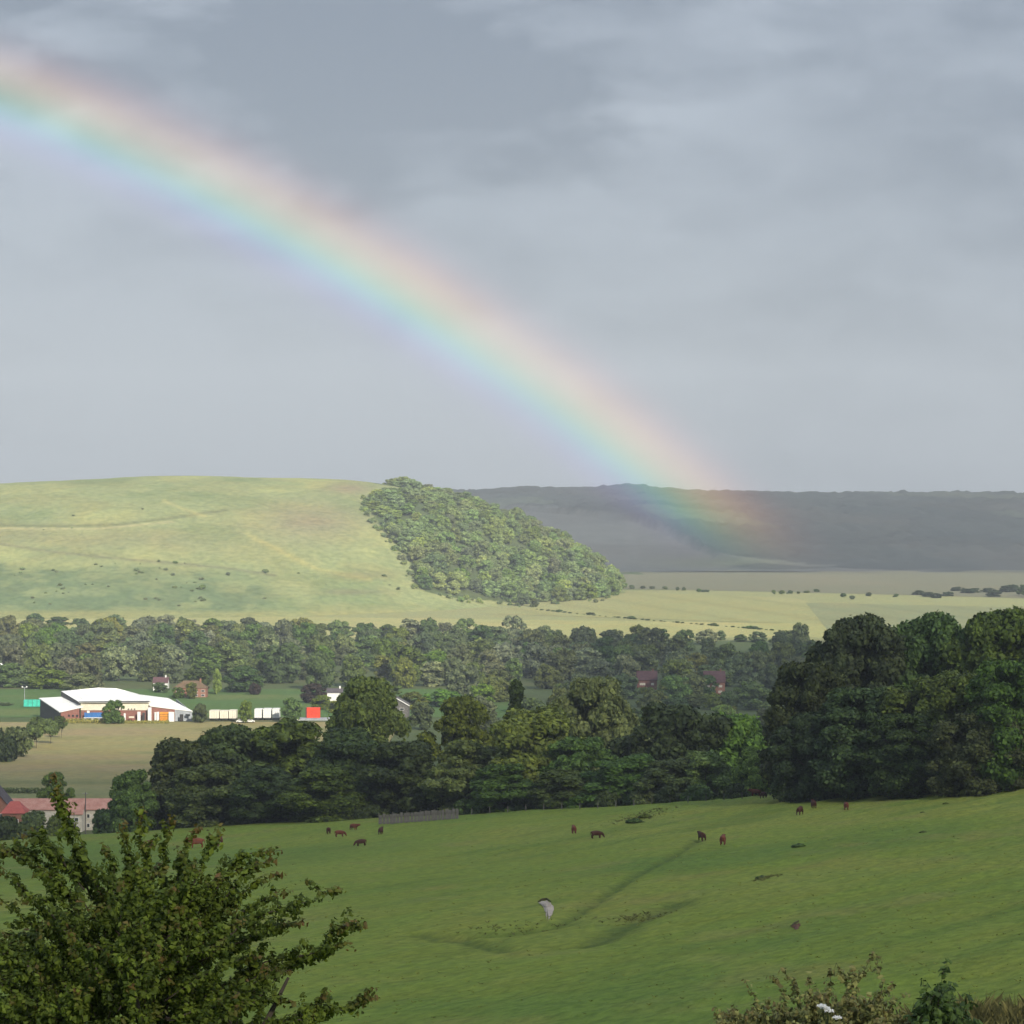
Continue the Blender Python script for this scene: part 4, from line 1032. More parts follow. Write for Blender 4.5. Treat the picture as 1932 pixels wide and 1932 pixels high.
def house(name, u0, u1, v_ridge, v_eave, v_base, y, wall_m, roof_m, label, gable_front=False, depth=8.0, windows=((.2, .35), (.6, .75)), chimney=True, wmat=GLASS, hip=0.0, rz=0.0):
    A = p2(u0, v_base, y); B = p2(u1, v_ridge, y); x0 = float(A[0]); w = float(B[0] - A[0])
    g = float(floor_z(x0 + w / 2, y)) - .3; zr = float(B[2]) - g; ze = float(p2(u0, v_eave, y)[2]) - g
    root = empty(name, (x0 + w / 2, y, g), rz); h = w / 2
    if gable_front:
        MB().add([(-h, 0, 0), (h, 0, 0), (h, 0, ze), (0, 0, zr - .15), (-h, 0, ze), (-h, depth, 0), (h, depth, 0), (h, depth, ze), (0, depth, zr - .15), (-h, depth, ze)],
                 [(0, 1, 2, 3, 4), (9, 8, 7, 6, 5), (0, 5, 6, 1), (1, 6, 7, 2), (2, 7, 8, 3), (3, 8, 9, 4), (4, 9, 5, 0)]).build('wall', wall_m, root)
        o = .45
        r = MB().slab([(-h - o, -o, ze - .35), (0, -o, zr), (0, depth + o, zr), (-h - o, depth + o, ze - .35)][::-1], .18).slab([(h + o, -o, ze - .35), (0.001, -o, zr), (0.001, depth + o, zr), (h + o, depth + o, ze - .35)], .18).build('roof', roof_m, root)
    else:
        MB().box(-h, h, 0, depth, 0, ze - .02).build('wall', wall_m, root); o = .4; yr = depth / 2; hx = h - hip * w
        r = MB().slab([(-h - o, -o, ze - .1), (h + o, -o, ze - .1), (hx + o * (hip == 0), yr, zr), (-hx - o * (hip == 0), yr, zr)], .18).slab([(h + o, depth + o, ze - .1), (-h - o, depth + o, ze - .1), (-hx - o * (hip == 0), yr + .01, zr), (hx + o * (hip == 0), yr + .01, zr)], .18).build('roof', roof_m, root)
        for s in (-1, 1):
            if hip: MB().slab([(s * (h + o), -o, ze - .1), (s * (h + o), depth + o, ze - .1), (s * hx, yr, zr - .01)][::s], .15).build('roof_end', roof_m, root)
            else: MB().add([(s * (h - .02), 0.01, ze), (s * (h - .02), depth - .01, ze), (s * (h - .02), yr, zr - .2), (s * (h - .3), 0.01, ze), (s * (h - .3), depth - .01, ze), (s * (h - .3), yr, zr - .2)], [(0, 1, 2), (5, 4, 3), (0, 3, 4, 1), (1, 4, 5, 2), (2, 5, 3, 0)]).build('gable', wall_m, root)
    for (a, b) in windows:
        for lv in ([.55] if ze < 4.5 else [.25, .68]):
            f = MB().box(-h + a * w, -h + b * w, -.08, -.003, ze * lv - .6, ze * lv + .6).build('window', WHITE, root)
            MB().box(-h + a * w + .12, -h + b * w - .12, -.12, -.084, ze * lv - .48, ze * lv + .48).build('pane', wmat, f)
    MB().box(-h + .45 * w, -h + .45 * w + .95, -.09, -.003, .3, 2.35).build('door', DARKM, root)
    if chimney: MB().box(h * .55, h * .55 + .8, depth * .45, depth * .45 + .8, zr - 1.2, zr + 1.1).build('chimney', wall_m, r)
    tag(root, label, 'house'); return root
house('bungalow', 339, 403, 1330, 1343, 1358, 1500, BRICK2, TILE_BROWN, 'brick bungalow with a brown hipped roof at the back of the playing field', hip=.28, windows=((.08, .22), (.62, .74), (.84, .95)))
house('white_house', 299, 327, 1323, 1333, 1344, 1560, WHITE, TILE_PURPLE, 'white house with a dark roof behind the sports hall', windows=((.12, .3), (.65, .85)))
house('white_cottage', 639, 668, 1345, 1352, 1364, 1400, WHITE, SLATE, 'white cottage half hidden left of the tall olive tree', windows=((.15, .3), (.68, .85)))
house('edge_house', -22, 14, 1296, 1301, 1315, 1715, GREYW, W_ROOF, 'pale-roofed building cut off by the left edge in the wood', windows=((.6, .75),), chimney=False)
house('brick_house', 1245, 1283, 1311, 1328, 1350, 1545, BRICK, TILE_PURPLE, 'red brick house with a cream gable window, left of two in the trees', windows=((.12, .40), (.7, .85)), wmat=CREAM)
house('brick_house', 1376, 1416, 1311, 1332, 1355, 1525, BRICK2, TILE_PURPLE, 'red brick house with purple roof, right of two in the trees', windows=((.08, .26), (.36, .54), (.68, .86)), wmat=LIME)
house('white_shed', 1502, 1521, 1324, 1328, 1336, 1600, WHITE, W_ROOF, 'tiny white shed just left of the big dark clump', windows=((.6, .8),), chimney=False)
def grey_barn():
    r = house('grey_barn', 690, 798, 1346, 1377, 1409, 1345, WOODG, SLATE, 'grey gabled barn with white roof edges behind the tall olive tree', gable_front=True, depth=14, windows=((.84, .92),), chimney=False)
    h = (798 - 690) * .966 * K * 1345 / 2
    zr = float(p2(744, 1346, 1345)[2]) - r.location.z; ze = float(p2(744, 1377, 1345)[2]) - r.location.z
    for s in (-1, 1): MB().tube([(0, -.52, zr - .05), (s * (h + .5), -.52, ze - .42)], [.26, .26], 4).build('verge_board', WHITE, r)
    r['category'] = 'barn'
grey_barn()
# farm below the pasture
def farm():
    y = 765
    root = house('farm_range', 14, 224, 1562, 1580, 1615, y, LIME, TILE_RED, 'long low farm building with a faded red tiled roof', windows=((.74, .77), (.84, .88), (.93, .96), (.3, .33), (.12, .15)), chimney=False, depth=7.5)
    root['category'] = 'farm building'
    house('farm_porch', 128, 160, 1571, 1589, 1615, y - 5.5, LIME, TILE_RED, 'small red-roofed lean-to in front of the long farm building', windows=((.55, .8),), chimney=False, depth=5.2)['category'] = 'lean-to'
    house('farmhouse', -40, 16, 1538, 1573, 1612, 742, BRICK2, SLATE, 'slate-roofed farmhouse cut off by the left edge', gable_front=True, chimney=False, windows=((.7, .85),))
    house('farm_shed', 4, 47, 1567, 1587, 1612, 733, BRICK2, TILE_BRIGHT, 'shed with a bright red roof at the left edge', chimney=False, windows=((.6, .75),), depth=6, hip=.3)['category'] = 'shed'
    p = p2(167, 1620, 750); g = float(floor_z(p[0], 750)); top = p2(167, 1547, 750)[2] - g
    r = empty('telegraph_pole', (float(p[0]), 750, g)); MB().tube([(0, 0, -.5), (0, 0, top)], [.16, .11], 8).build('pole', WOODG, r)
    MB().box(-.8, .8, -.1, .04, top - .55, top - .42).build('crossarm', WOODG, r)
    for x in (-.7, -.35, .35, .7): MB().tube([(x, -.03, top - .42), (x, -.03, top - .22)], [.04, .05], 6).build('insulator', WHITE, r)
    tag(r, 'wooden telegraph pole in front of the red-roofed farm range', 'pole')
    # clipped hedge behind it
    rg = np.random.default_rng(5); n = 1500; u = rg.uniform(-60, 80, n); yy = 905 + rg.normal(size=n) * .7; x = (u - 966) * K * yy
    v, f = cards(np.c_[x, yy, floor_z(x, yy) + rg.random(n) * 1.7], rg.normal(size=(n, 3)), np.full(n, .33), .7, .15, rg)
    tag(link('field_hedge', add_var(mesh_from('field_hedge', v, f, [F_DARK]), 4)), 'low dark hedge at the near edge of the hay field', 'hedge')
farm()

# ---- weathered pen fence at the pasture edge
def pen_fence():
    A = on_meadow(714, 1557); B = on_meadow(865, 1545.5)
    a = np.array([A[0], A[1] + 2]); b = np.array([B[0], B[1] + 2]); d = b - a; L = np.linalg.norm(d); ang = math.atan2(d[1], d[0])
    g0 = float(meadow_z(a[0], a[1], False)); g1 = float(meadow_z(b[0], b[1], False))
    root = empty('pen_fence', (a[0], a[1], g0), ang); sl = (g1 - g0) / L
    n = int(L / .62); r = random.Random(4); bw = L / n
    boards = [mesh_from('board', MB().box(-bw * .42, bw * .42, -.02, .02, .02, h).v, MB().box(-bw * .42, bw * .42, -.02, .02, .02, h).f, [WOODG]) for h in (1.75, 1.85, 1.95)]
    for k in range(n):
        x = (k + .5) * bw; o = link('board', boards[r.randrange(3)], root, (x, 0, sl * x)); o.rotation_euler = (0, r.uniform(-.03, .03), 0)
    for k in range(0, n + 1, 4):
        x = min(k * bw, L); MB().box(x - .08, x + .08, .03, .19, sl * x - .4, sl * x + 2.1).build('post', WOODG, root)
    for z in (.4, 1.45): MB().slab([(0, .022, z), (L, .022, z + sl * L), (L, .08, z + sl * L), (0, .08, z)], .12).build('rail', WOODG, root)
    tag(root, 'weathered grey board fence under the dark trees at the pasture edge', 'fence')
pen_fence()
# thin stock fence posts along the same edge
pm = mesh_from('fence_post', MB().box(-.07, .07, -.07, .07, -.4, 1.25).v, MB().box(-.07, .07, -.07, .07, -.4, 1.25).f, [WOODG])
for k in range(16):
    u = 890 + k * 34; x = (u - 966) * K * 510; y = float(EDGE(x)) + 2.5; x = (u - 966) * K * y
    o = link('fence_post', pm, None, (x, y, float(meadow_z(x, y, True)))); tag(o, 'thin grey fence post along the pasture edge', 'fence post', 'stock fence posts')

# ------------------------------------------------------------------ cattle
def cow_mesh(name, pose, mat):
    V = []; E = []; Rr = []
    def v(p, r, par=None):
        V.append(p); Rr.append(r if isinstance(r, tuple) else (r, r)); i = len(V) - 1
        if par is not None: E.append((par, i))
        return i
    hip = v((-.66, 0, 1.02), (.36, .38)); mid = v((0, 0, .96), (.44, .47), hip); ch = v((.56, 0, .98), (.40, .44), mid)
    if pose == 'graze': nk = v((.96, 0, .86), (.22, .27), ch); hd = v((1.22, 0, .46), (.14, .16), nk); mz = v((1.36, 0, .16), (.09, .09), hd)
    elif pose == 'stand': nk = v((.96, 0, 1.14), (.22, .28), ch); hd = v((1.24, 0, 1.26), (.14, .17), nk); mz = v((1.54, 0, 1.08), (.10, .10), hd)
    else: nk = v((.94, .12, 1.12), (.22, .27), ch); hd = v((1.14, .34, 1.24), (.14, .17), nk); mz = v((1.26, .62, 1.06), (.10, .10), hd)
    for s in (-1, 1):
        e = v((V[hd][0] - .04, V[hd][1] + s * .26, V[hd][2] + .10), .035, hd)
        a = v((.54, s * .24, .62), (.14, .15), ch); b = v((.56, s * .24, .34), .085, a); v((.56, s * .24, .04), .08, b)
        a = v((-.60, s * .25, .68), (.18, .21), hip); b = v((-.74, s * .25, .40), .09, a); v((-.68, s * .25, .04), .08, b)
    t = v((-.97, 0, 1.12), .05, hip); v((-1.04, 0, .55), .03, t)
    me = bpy.data.meshes.new(name); me.from_pydata(V, E, []); o = bpy.data.objects.new(name, me); C.objects.link(o)
    o.modifiers.new('skin', 'SKIN'); o.modifiers.new('sub', 'SUBSURF').levels = 1
    for i, sv in enumerate(me.skin_vertices[0].data): sv.radius = Rr[i]; sv.use_root = (i == 0)
    dg = bpy.context.evaluated_depsgraph_get(); dg.update(); out = bpy.data.meshes.new_from_object(o.evaluated_get(dg))
    bpy.data.objects.remove(o); bpy.data.meshes.remove(me)
    out.materials.clear(); out.materials.append(mat)
    out.polygons.foreach_set('use_smooth', np.ones(len(out.polygons), bool)); out.name = name
    return out
HIDE = plain('red_hide', (.125, .034, .018), .75, .2, 1.5, .3); HIDE_D = plain('dark_hide', (.055, .018, .011), .75, .2, 1.5, .3); HIDE_L = plain('light_red_hide', (.20, .06, .03), .75, .2, 1.5, .25)
COWS = {p: cow_mesh('cow', p, HIDE) for p in ('graze', 'stand', 'turn')}
G = 'cattle grazing on the pasture'
for (u2, v2, pose, rz, m, lb) in [
  (641.5, 1628, 'graze', 100, HIDE_D, 'dark cow, leftmost of the five near the pen fence'), (663.5, 1635, 'graze', 20, HIDE, 'reddish cow second from left of the five near the pen fence'),
  (690.7, 1621, 'turn', -40, HIDE, 'brown cow standing highest of the five near the pen fence'), (705, 1652, 'graze', 200, HIDE_D, 'dark grazing cow lowest of the five near the pen fence'),
  (743.7, 1629, 'stand', 80, HIDE_D, 'dark cow just below the left end of the pen fence'),
  (1120.8, 1629, 'stand', 95, HIDE, 'brown cow seen from behind, left of the middle pair'), (1165, 1637, 'graze', 15, HIDE_D, 'dark brown cow seen from the side, right of the middle pair'),
  (1371, 1641, 'stand', 110, HIDE_D, 'dark cow standing on the upper end of the bank line'), (1412, 1652, 'stand', 80, HIDE, 'red-brown cow just right of the one on the bank line'),
  (1395, 1557, 'graze', 175, HIDE, 'red cow at the pasture edge left of the big clump'), (1426, 1557, 'stand', 10, HIDE, 'red cow second along the pasture edge left of the big clump'),
  (1475.6, 1556, 'stand', 185, HIDE, 'red cow, left of the touching pair by the big clump'), (1491, 1559, 'graze', 60, HIDE_D, 'darker cow, right of the touching pair by the big clump'),
  (1562.5, 1591, 'turn', 60, HIDE_D, 'dark cow in front of the left end of the big clump'), (1589, 1580, 'stand', 95, HIDE_D, 'small dark cow just right of the one before the big clump'),
  (1652.7, 1580, 'graze', 85, HIDE, 'red cow alone below the big clump'), (1747.5, 1558, 'stand', 90, HIDE, 'red cow in the shade under the big clump'),
  (384, 1656, 'stand', 190, HIDE_L, 'light red cow just above the hawthorn, the brightest of the herd'), (427, 1653, 'turn', 70, HIDE, 'red cow right of the bright one above the hawthorn'), (291, 1660, 'graze', 160, HIDE, 'red cow half hidden behind the hawthorn top')]:
    x, y, z = on_meadow(u2 * .966, v2 * .966)
    o = link('cow', COWS[pose], None, (x, y, z - .02)); o.rotation_euler = (0, 0, math.radians(rz)); o.scale = (.92,) * 3 if u2 > 450 else (1.35,) * 3
    o.material_slots[0].link = 'OBJECT'; o.material_slots[0].material = m
    tag(o, lb, 'cow', G)

# ------------------------------------------------------------------ pasture details
CHALK = plain('chalk', (.42, .36, .30), .95, .1, 2.5, .22, .05); SOIL = plain('red_soil', (.12, .065, .045), .95, .1, 2.0, .3, .05)
TURF = plain('turf_edge', (.07, .065, .03), .95, .1, 3.0, .4, .05)
def scrape(name, poly2, mat, label, cat, lip):
    """a bare scrape cut into a small bank: an uneven sheet with a raised turf lip"""
    rj = random.Random(5); fine = []
    for (a0, b0), (a1, b1) in zip(poly2, poly2[1:] + poly2[:1]):
        fine += [(a0, b0), (.5 * (a0 + a1) + rj.uniform(-1.6, 1.6), .5 * (b0 + b1) + rj.uniform(-1.6, 1.6))]
    poly2 = fine; lip = [2 * i for i in lip]
    P = [on_meadow(u * .966, v * .966) for u, v in poly2]; c = np.mean(np.array(P), 0); n = len(P)
    rg = random.Random(8); vs = [(p[0] - c[0], p[1] - c[1], p[2] - c[2] + .04) for p in P] + [(.55 * (p[0] - c[0]), .55 * (p[1] - c[1]), (p[2] - c[2]) * .55 + .12 + rg.uniform(-.09, .09)) for p in P] + [(0, 0, .2)]
    fs = [(i, (i + 1) % n, n + (i + 1) % n, n + i) for i in range(n)] + [(n + i, n + (i + 1) % n, 2 * n) for i in range(n)]
    root = empty(name, tuple(c)); link('bare_face', mesh_from('bare_face', vs, fs, [mat]), root)
    mb = MB(); k = [vs[i] for i in lip]; mb.tube([(a, b, z + .12) for a, b, z in k], [.06] + [.12] * (len(k) - 2) + [.05], 6); mb.build('turf_lip', TURF, root)
    tag(root, label, cat)
scrape('chalk_scrape', [(1051, 1764), (1058, 1761), (1068, 1760), (1076, 1763), (1081, 1770), (1080, 1782), (1075, 1793), (1069, 1800), (1067, 1793), (1067, 1783), (1062, 1774)], CHALK, 'bare white chalk scrape in the middle of the pasture', 'chalk scrape', [0, 1, 2, 3])
scrape('soil_scrape', [(1545, 1814), (1552, 1809), (1560, 1804), (1564, 1810), (1560, 1815), (1552, 1816)], SOIL, 'small reddish soil scrape low on the right of the pasture', 'soil scrape', [0, 1, 2])

def tufts(P, h, spread, nb, mat, name, rg, wid=.05):
    """grass tufts: each a fan of bent pointed blades"""
    n = len(P); a = rg.random((n, nb)) * 6.283; hh = (h * (.6 + .8 * rg.random(n)))[:, None] * (.7 + .6 * rg.random((n, nb)))
    dx = np.cos(a); dy = np.sin(a); r0 = spread * .35 * rg.random((n, nb)) * h.mean(); lean = spread * hh * (.3 + .9 * rg.random((n, nb)))
    b = np.stack([P[:, None, 0] + dx * r0, P[:, None, 1] + dy * r0, np.repeat(P[:, None, 2] - .03, nb, 1)], -1)
    w = np.stack([-dy, dx, 0 * dx], -1) * (wid * h.mean() * 2)
    t = b + np.stack([dx * lean, dy * lean, hh], -1); m = b + np.stack([dx * lean * .35, dy * lean * .35, hh * .62], -1)
    v = np.stack([b - w, b + w, m + w * .7, t, m - w * .7], 2).reshape(-1, 3); f = np.arange(len(v)).reshape(-1, 5)
    return add_var(mesh_from(name, v, f, [mat]), 5)
rg = np.random.default_rng(17)
def poly_points(poly2, n, w):
    """points scattered along a line drawn across the pasture"""
    Q = np.array([on_meadow(u * .966, v * .966)[:2] for u, v in poly2]); seg = np.r_[0, np.cumsum(np.linalg.norm(np.diff(Q, axis=0), axis=1))]
    s = rg.random(n) * seg[-1]; x = np.interp(s, seg, Q[:, 0]) + rg.normal(size=n) * w; y = np.interp(s, seg, Q[:, 1]) + rg.normal(size=n) * w
    return np.c_[x, y]
n = 7000
yy = 130 + (rg.random(n) ** 1.2) * 420; uu = rg.uniform(-60, 2000, n); xx = (uu - 966) * K * yy
ll = fbm((-.83 * xx + .56 * yy) / 3.0, (.56 * xx + .83 * yy) / 14, 11, 3) + .8 * fbm(xx / 30, yy / 40, 19, 2) + .25 * sstep(-30, 60, xx)
keep = (ll > .02) & (yy < EDGE(xx) + 2); P = np.c_[xx, yy, meadow_z(xx, yy)][keep]
tag(link('grass_tussocks', tufts(P, rg.uniform(.04, .13, len(P)), 1.8, 6, F_TUFT, 'grass_tussocks', rg, .13)), 'rough green tussocks all over the pasture', 'grass', kind='stuff')
lines = [([(1060, 1800), (1030, 1808), (990, 1815), (950, 1822)], 90, 2.2), ([(1215, 1797), (1240, 1790), (1262, 1783)], 90, 1.2), ([(1230, 1605), (1250, 1596), (1270, 1588), (1290, 1580)], 260, 1.8), ([(1480, 1722), (1500, 1716), (1512, 1712)], 60, .4)]
Q = np.concatenate([poly_points(*l) for l in lines]); P = np.c_[Q, meadow_z(Q[:, 0], Q[:, 1])]
F_RANK = foliage('rank_grass', (.130, .185, .042), .3, .1, .25)
tag(link('rank_grass', tufts(P, rg.uniform(.08, .24, len(P)), 1.2, 7, F_RANK, 'rank_grass', rg, .10)), 'darker rank grass along the banks and hollows of the pasture', 'grass', kind='stuff')
for (u2, v2, w) in ((1562, 1656, .75), (1848, 1571, .4), (1803, 1587, .35), (1804, 1624, .45), (1490, 1716, .6), (1241, 1607, 1.2), (1262, 1597, 1.0)):
    x, y, z = on_meadow(u2 * .966, v2 * .966); me, r, h = FAR_KINDS['bush'][0]
    o = link('thistle_clump', me, None, (x, y, z - .1)); o.scale = (w / r * 1.5, w / r, w * .7 / h); o.material_slots[0].link = 'OBJECT'; o.material_slots[0].material = F_MID
    tag(o, 'small dark weed clump standing out on the pasture', 'weed clump', 'weed clumps on the pasture')

# ------------------------------------------------------------------ foreground hawthorn and rank growth
def leafy_shoots(shoots, leaf, per_m, rg, twig_r=.012, side=.35, tip_red=.5, side_n=5.0, depth=.5, up=.5):
    """shoots: list of 3D polylines. Returns a stem mesh builder, leaf points, directions and how near the tip each leaf sits"""
    stems = MB(); LP = []; LD = []; LT = []
    def leaf_run(pts, t0, t1):
        seg = np.linalg.norm(np.diff(pts, axis=0), axis=1); cum = np.r_[0, np.cumsum(seg)]; L = cum[-1]
        n = max(3, int(L * per_m)); s = rg.random(n) * L
        p = np.stack([np.interp(s, cum, pts[:, k]) for k in range(3)], 1); d = rg.normal(size=(n, 3)); d /= np.linalg.norm(d, axis=1)[:, None]
        LP.append(p + d * leaf * (.5 + 1.1 * rg.random((n, 1)))); LD.append(d + np.array([0, -.2, .5])); LT.append(t0 + (t1 - t0) * s / L)
    for pts in shoots:
        pts = np.array(pts, float); seg = np.linalg.norm(np.diff(pts, axis=0), axis=1); cum = np.r_[0, np.cumsum(seg)]; L = cum[-1]
        m = max(4, int(L / .12)); ss = np.linspace(0, L, m); q = np.stack([np.interp(ss, cum, pts[:, k]) for k in range(3)], 1); q[1:-1] += rg.normal(size=(m - 2, 3)) * .018
        stems.tube(q, list(np.linspace(twig_r * (1 + L * .9), twig_r * .3, m)), 5)
        leaf_run(q[int(m * .15):], .15, 1.0)
        for k in range(int(L * side_n)):
            t = rg.uniform(.08, .95); i = min(int(t * (m - 1)), m - 2); d0 = q[i + 1] - q[i]; d0 /= np.linalg.norm(d0) + 1e-9
            d = d0 * .65 + rg.normal(size=3) * np.array([.55, .55, .45]) + np.array([0, 0, up * .35]); d /= np.linalg.norm(d)
            l = side * rg.uniform(.35, 1.0) * (1.15 - .75 * t); b = q[i] + d * l * .5 + rg.normal(size=3) * .02; e = q[i] + d * l + np.array([0, 0, l * .12])
            w = np.array([q[i], b, e]); stems.tube(w, [twig_r * .5, twig_r * .35, twig_r * .15], 4, False); leaf_run(w, t * .6, t * .6 + .4)
    return stems, np.concatenate(LP), np.concatenate(LD), np.concatenate(LT)
def leaf_mesh(name, P, D, T, leaf, mat, rg, tip_at=.80):
    v, f = cards(P, D, leaf * (.6 + .7 * rg.random(len(P))), .68, .22, rg); me = add_var(mesh_from(name, v, f, [mat]), 4)
    a = me.attributes.new('tip', 'FLOAT', 'POINT'); a.data.foreach_set('value', np.repeat(np.clip((T - tip_at) / (1 - tip_at), 0, 1) * rg.random(len(P)) ** 1.1, 4).astype(np.float32)); return me
def z5(zx, zy): return zx * .3934 * .966, (1500 + zy * .3934) * .966   # enlarged view of the lower left corner to picture units
def hawthorn():
    rg = np.random.default_rng(12); y0 = 28.0; bx = (330 - 966) * K * y0; gz = float(meadow_z(bx, y0)) - .1
    root = empty('hawthorn_bush', (bx, y0, gz)); o = np.array([bx, y0, gz])
    def W(zx, zy, dy=0.0):
        u, v = z5(zx, zy); return at(u, v, y0 + dy) - o
    shoots = []
    # leading shoots whose tips stand clear of the bush
    lead = [
     [(640, 1000), (520, 700), (430, 420), (330, 210), (262, 40)], [(640, 1000), (480, 640), (380, 380), (300, 200), (285, 95)],
     [(500, 760), (300, 560), (140, 480), (40, 420)], [(420, 700), (200, 470), (60, 425), (-60, 440)], [(430, 640), (330, 430), (180, 400), (20, 410)], [(420, 620), (260, 380), (130, 330)],
     [(420, 900), (200, 700), (60, 560), (-60, 500)], [(300, 900), (120, 720), (-20, 640)], [(450, 900), (260, 600), (150, 480)], [(330, 860), (200, 660), (110, 640)],
     [(700, 900), (650, 560), (640, 380), (620, 270)], [(760, 900), (720, 520), (720, 330), (700, 200)], [(780, 900), (800, 520), (810, 340), (860, 225)], [(800, 880), (880, 560), (920, 380), (980, 290)],
     [(850, 880), (980, 560), (1040, 400), (1100, 285)], [(900, 880), (1080, 600), (1180, 470), (1250, 400), (1390, 410)], [(950, 880), (1120, 640), (1220, 520), (1365, 450)], [(950, 900), (1150, 660), (1260, 590), (1395, 548)],
     [(1000, 950), (1220, 760), (1380, 690), (1500, 660), (1590, 630), (1690, 580)], [(1000, 950), (1220, 720), (1330, 640), (1440, 620)], [(1000, 980), (1200, 850), (1350, 800), (1525, 790)], [(1000, 960), (1250, 820), (1380, 790), (1440, 770)],
     [(1000, 1150), (1200, 1070), (1380, 990), (1500, 950), (1600, 890), (1640, 810), (1750, 785)], [(1200, 1070), (1400, 1000), (1560, 950), (1660, 880), (1755, 875)], [(1100, 1100), (1300, 980), (1450, 930), (1580, 940)], [(1500, 950), (1620, 860), (1700, 800), (1830, 795)],
     [(1000, 1250), (1250, 1200), (1400, 1040), (1480, 1000)], [(1000, 1350), (1300, 1330), (1480, 1270), (1600, 1200), (1750, 1170), (1885, 1140)], [(1000, 1380), (1300, 1380), (1500, 1250), (1580, 1210), (1625, 1100)], [(1200, 1350), (1450, 1290), (1620, 1220), (1780, 1150), (1860, 1110)],
     [(1000, 1300), (1200, 1190), (1340, 1120), (1460, 1180)], [(1000, 1420), (1250, 1330), (1400, 1270), (1560, 1230)], [(900, 1000), (1050, 640), (1150, 520), (1280, 480)],
     [(600, 800), (560, 560), (560, 460), (520, 400)], [(620, 800), (620, 560), (680, 440), (760, 380)], [(900, 800), (920, 600), (900, 470), (880, 400)]]
    for L in lead:
        d = rg.normal() * .45
        shoots.append([W(x, y, d * (1 - .3 * i)) + rg.normal(size=3) * .02 for i, (x, y) in enumerate(L)])
    # the body of the bush: shoots filling the crown in depth
    for k in range(250):
        zx = rg.uniform(-250, 1330); lim = np.interp(zx, [-250, 0, 200, 420, 600, 800, 950, 1100, 1200, 1260, 1340, 1400], [700, 760, 760, 640, 480, 430, 420, 500, 560, 680, 980, 1120])
        top = rg.uniform(lim, 1560); dy = rg.uniform(-1.5, 1.6) * (1 - .3 * (top - lim < 120))
        bx_ = zx * .45 + 560 * .55 + rg.uniform(-120, 120); L0 = rg.uniform(140, 360)
        p0 = W(bx_, top + L0, dy * .8); p2_ = W(zx, top, dy); p1 = (p0 + p2_) / 2 + rg.normal(size=3) * .08; shoots.append([p0, p1, p2_])
    st, P, D, T = leafy_shoots(shoots, .040, 150, rg, .006, .42, .5, 7.0)
    for k in range(7):
        a = k * .9; st.tube([(.12 * math.cos(a), .12 * math.sin(a), -.3), (.35 * math.cos(a), .35 * math.sin(a), .7), (.8 * math.cos(a), .8 * math.sin(a), 1.5), (1.15 * math.cos(a), 1.1 * math.sin(a), 2.2)], [.075, .06, .04, .015], 6)
    st.build('branches', M_BARK, root, smooth=True); print('hawthorn leaves', len(P))
    link('leaves', leaf_mesh('leaves', P, D, T, .030, F_HAW, rg), root)
    tag(root, 'spreading hawthorn bush with reddish shoot tips in the lower left corner', 'bush')
hawthorn()
def z8(zx, zy): return (1240 + zx * .3934) * .966, (1700 + zy * .3934) * .966
def low_bush(name, label, lead, fill, y0, leaf, mat, seed, per_m=80, spread=.7, tip=.6, side=.22, base_u=None):
    rg = np.random.default_rng(seed); cu = np.mean([z8(*l[0])[0] for l in lead]); bx = (cu - 966) * K * y0; gz = float(meadow_z(bx, y0)) - .05
    root = empty(name, (bx, y0, gz)); o = np.array([bx, y0, gz]); W = lambda zx, zy, dy=0: at(*z8(zx, zy), y0 + dy) - o
    shoots = []
    for L in lead:
        d = rg.normal() * spread * .4; shoots.append([W(x, y, d) for x, y in L])
    x0, x1, prof, n = fill
    for k in range(n):
        zx = rg.uniform(x0, x1); lim = np.interp(zx, [p[0] for p in prof], [p[1] for p in prof]); top = rg.uniform(lim, 800); dy = rg.normal() * spread
        p0 = W(zx + rg.uniform(-60, 60), max(top + 120, 880), dy * .6); p2_ = W(zx, top, dy); shoots.append([p0, (p0 + p2_) / 2 + rg.normal(size=3) * .04, p2_])
    st, P, D, T = leafy_shoots(shoots, leaf, per_m, rg, .006, side, .5, 6.0)
    st.build('stems', M_BARK, root, smooth=True); link('leaves', leaf_mesh('leaves', P, D, T, leaf * .95, mat, rg, tip), root)
    tag(root, label, 'bush'); return root
low_bush('bramble_bush', 'straggly olive bush with upright twigs at the bottom right', [
    [(620, 900), (600, 620), (545, 545)], [(800, 900), (740, 600), (670, 520)], [(860, 900), (800, 560), (730, 490)], [(900, 900), (850, 640), (860, 520)], [(1000, 900), (1060, 560), (1000, 460)], [(1050, 900), (1080, 600), (1085, 480)],
    [(1050, 900), (1110, 530), (1190, 410)], [(1200, 900), (1220, 560), (1195, 415)], [(1150, 900), (1230, 620), (1285, 560)], [(1180, 900), (1280, 660), (1350, 615)], [(500, 900), (470, 720), (385, 690)], [(950, 900), (960, 640), (970, 490)], [(1000, 900), (900, 660), (900, 590)]],
    (400, 1330, [(400, 700), (560, 640), (760, 660), (860, 610), (1000, 560), (1120, 600), (1260, 600), (1330, 680)], 230), 38.0, .042, F_HAW2, 31, 66, side=.32)
low_bush('hazel_sapling', 'dark green sapling at the bottom right beside the straggly bush', [
    [(1530, 900), (1520, 600), (1550, 450)], [(1540, 900), (1540, 560), (1530, 480)], [(1500, 900), (1450, 640), (1430, 540)], [(1520, 900), (1460, 700), (1400, 650)], [(1560, 900), (1600, 700), (1680, 660)], [(1560, 900), (1620, 640), (1650, 620)]],
    (1390, 1690, [(1390, 650), (1450, 600), (1500, 560), (1560, 540), (1600, 650), (1690, 690)], 70), 37.0, .052, F_SAP, 33, 60)
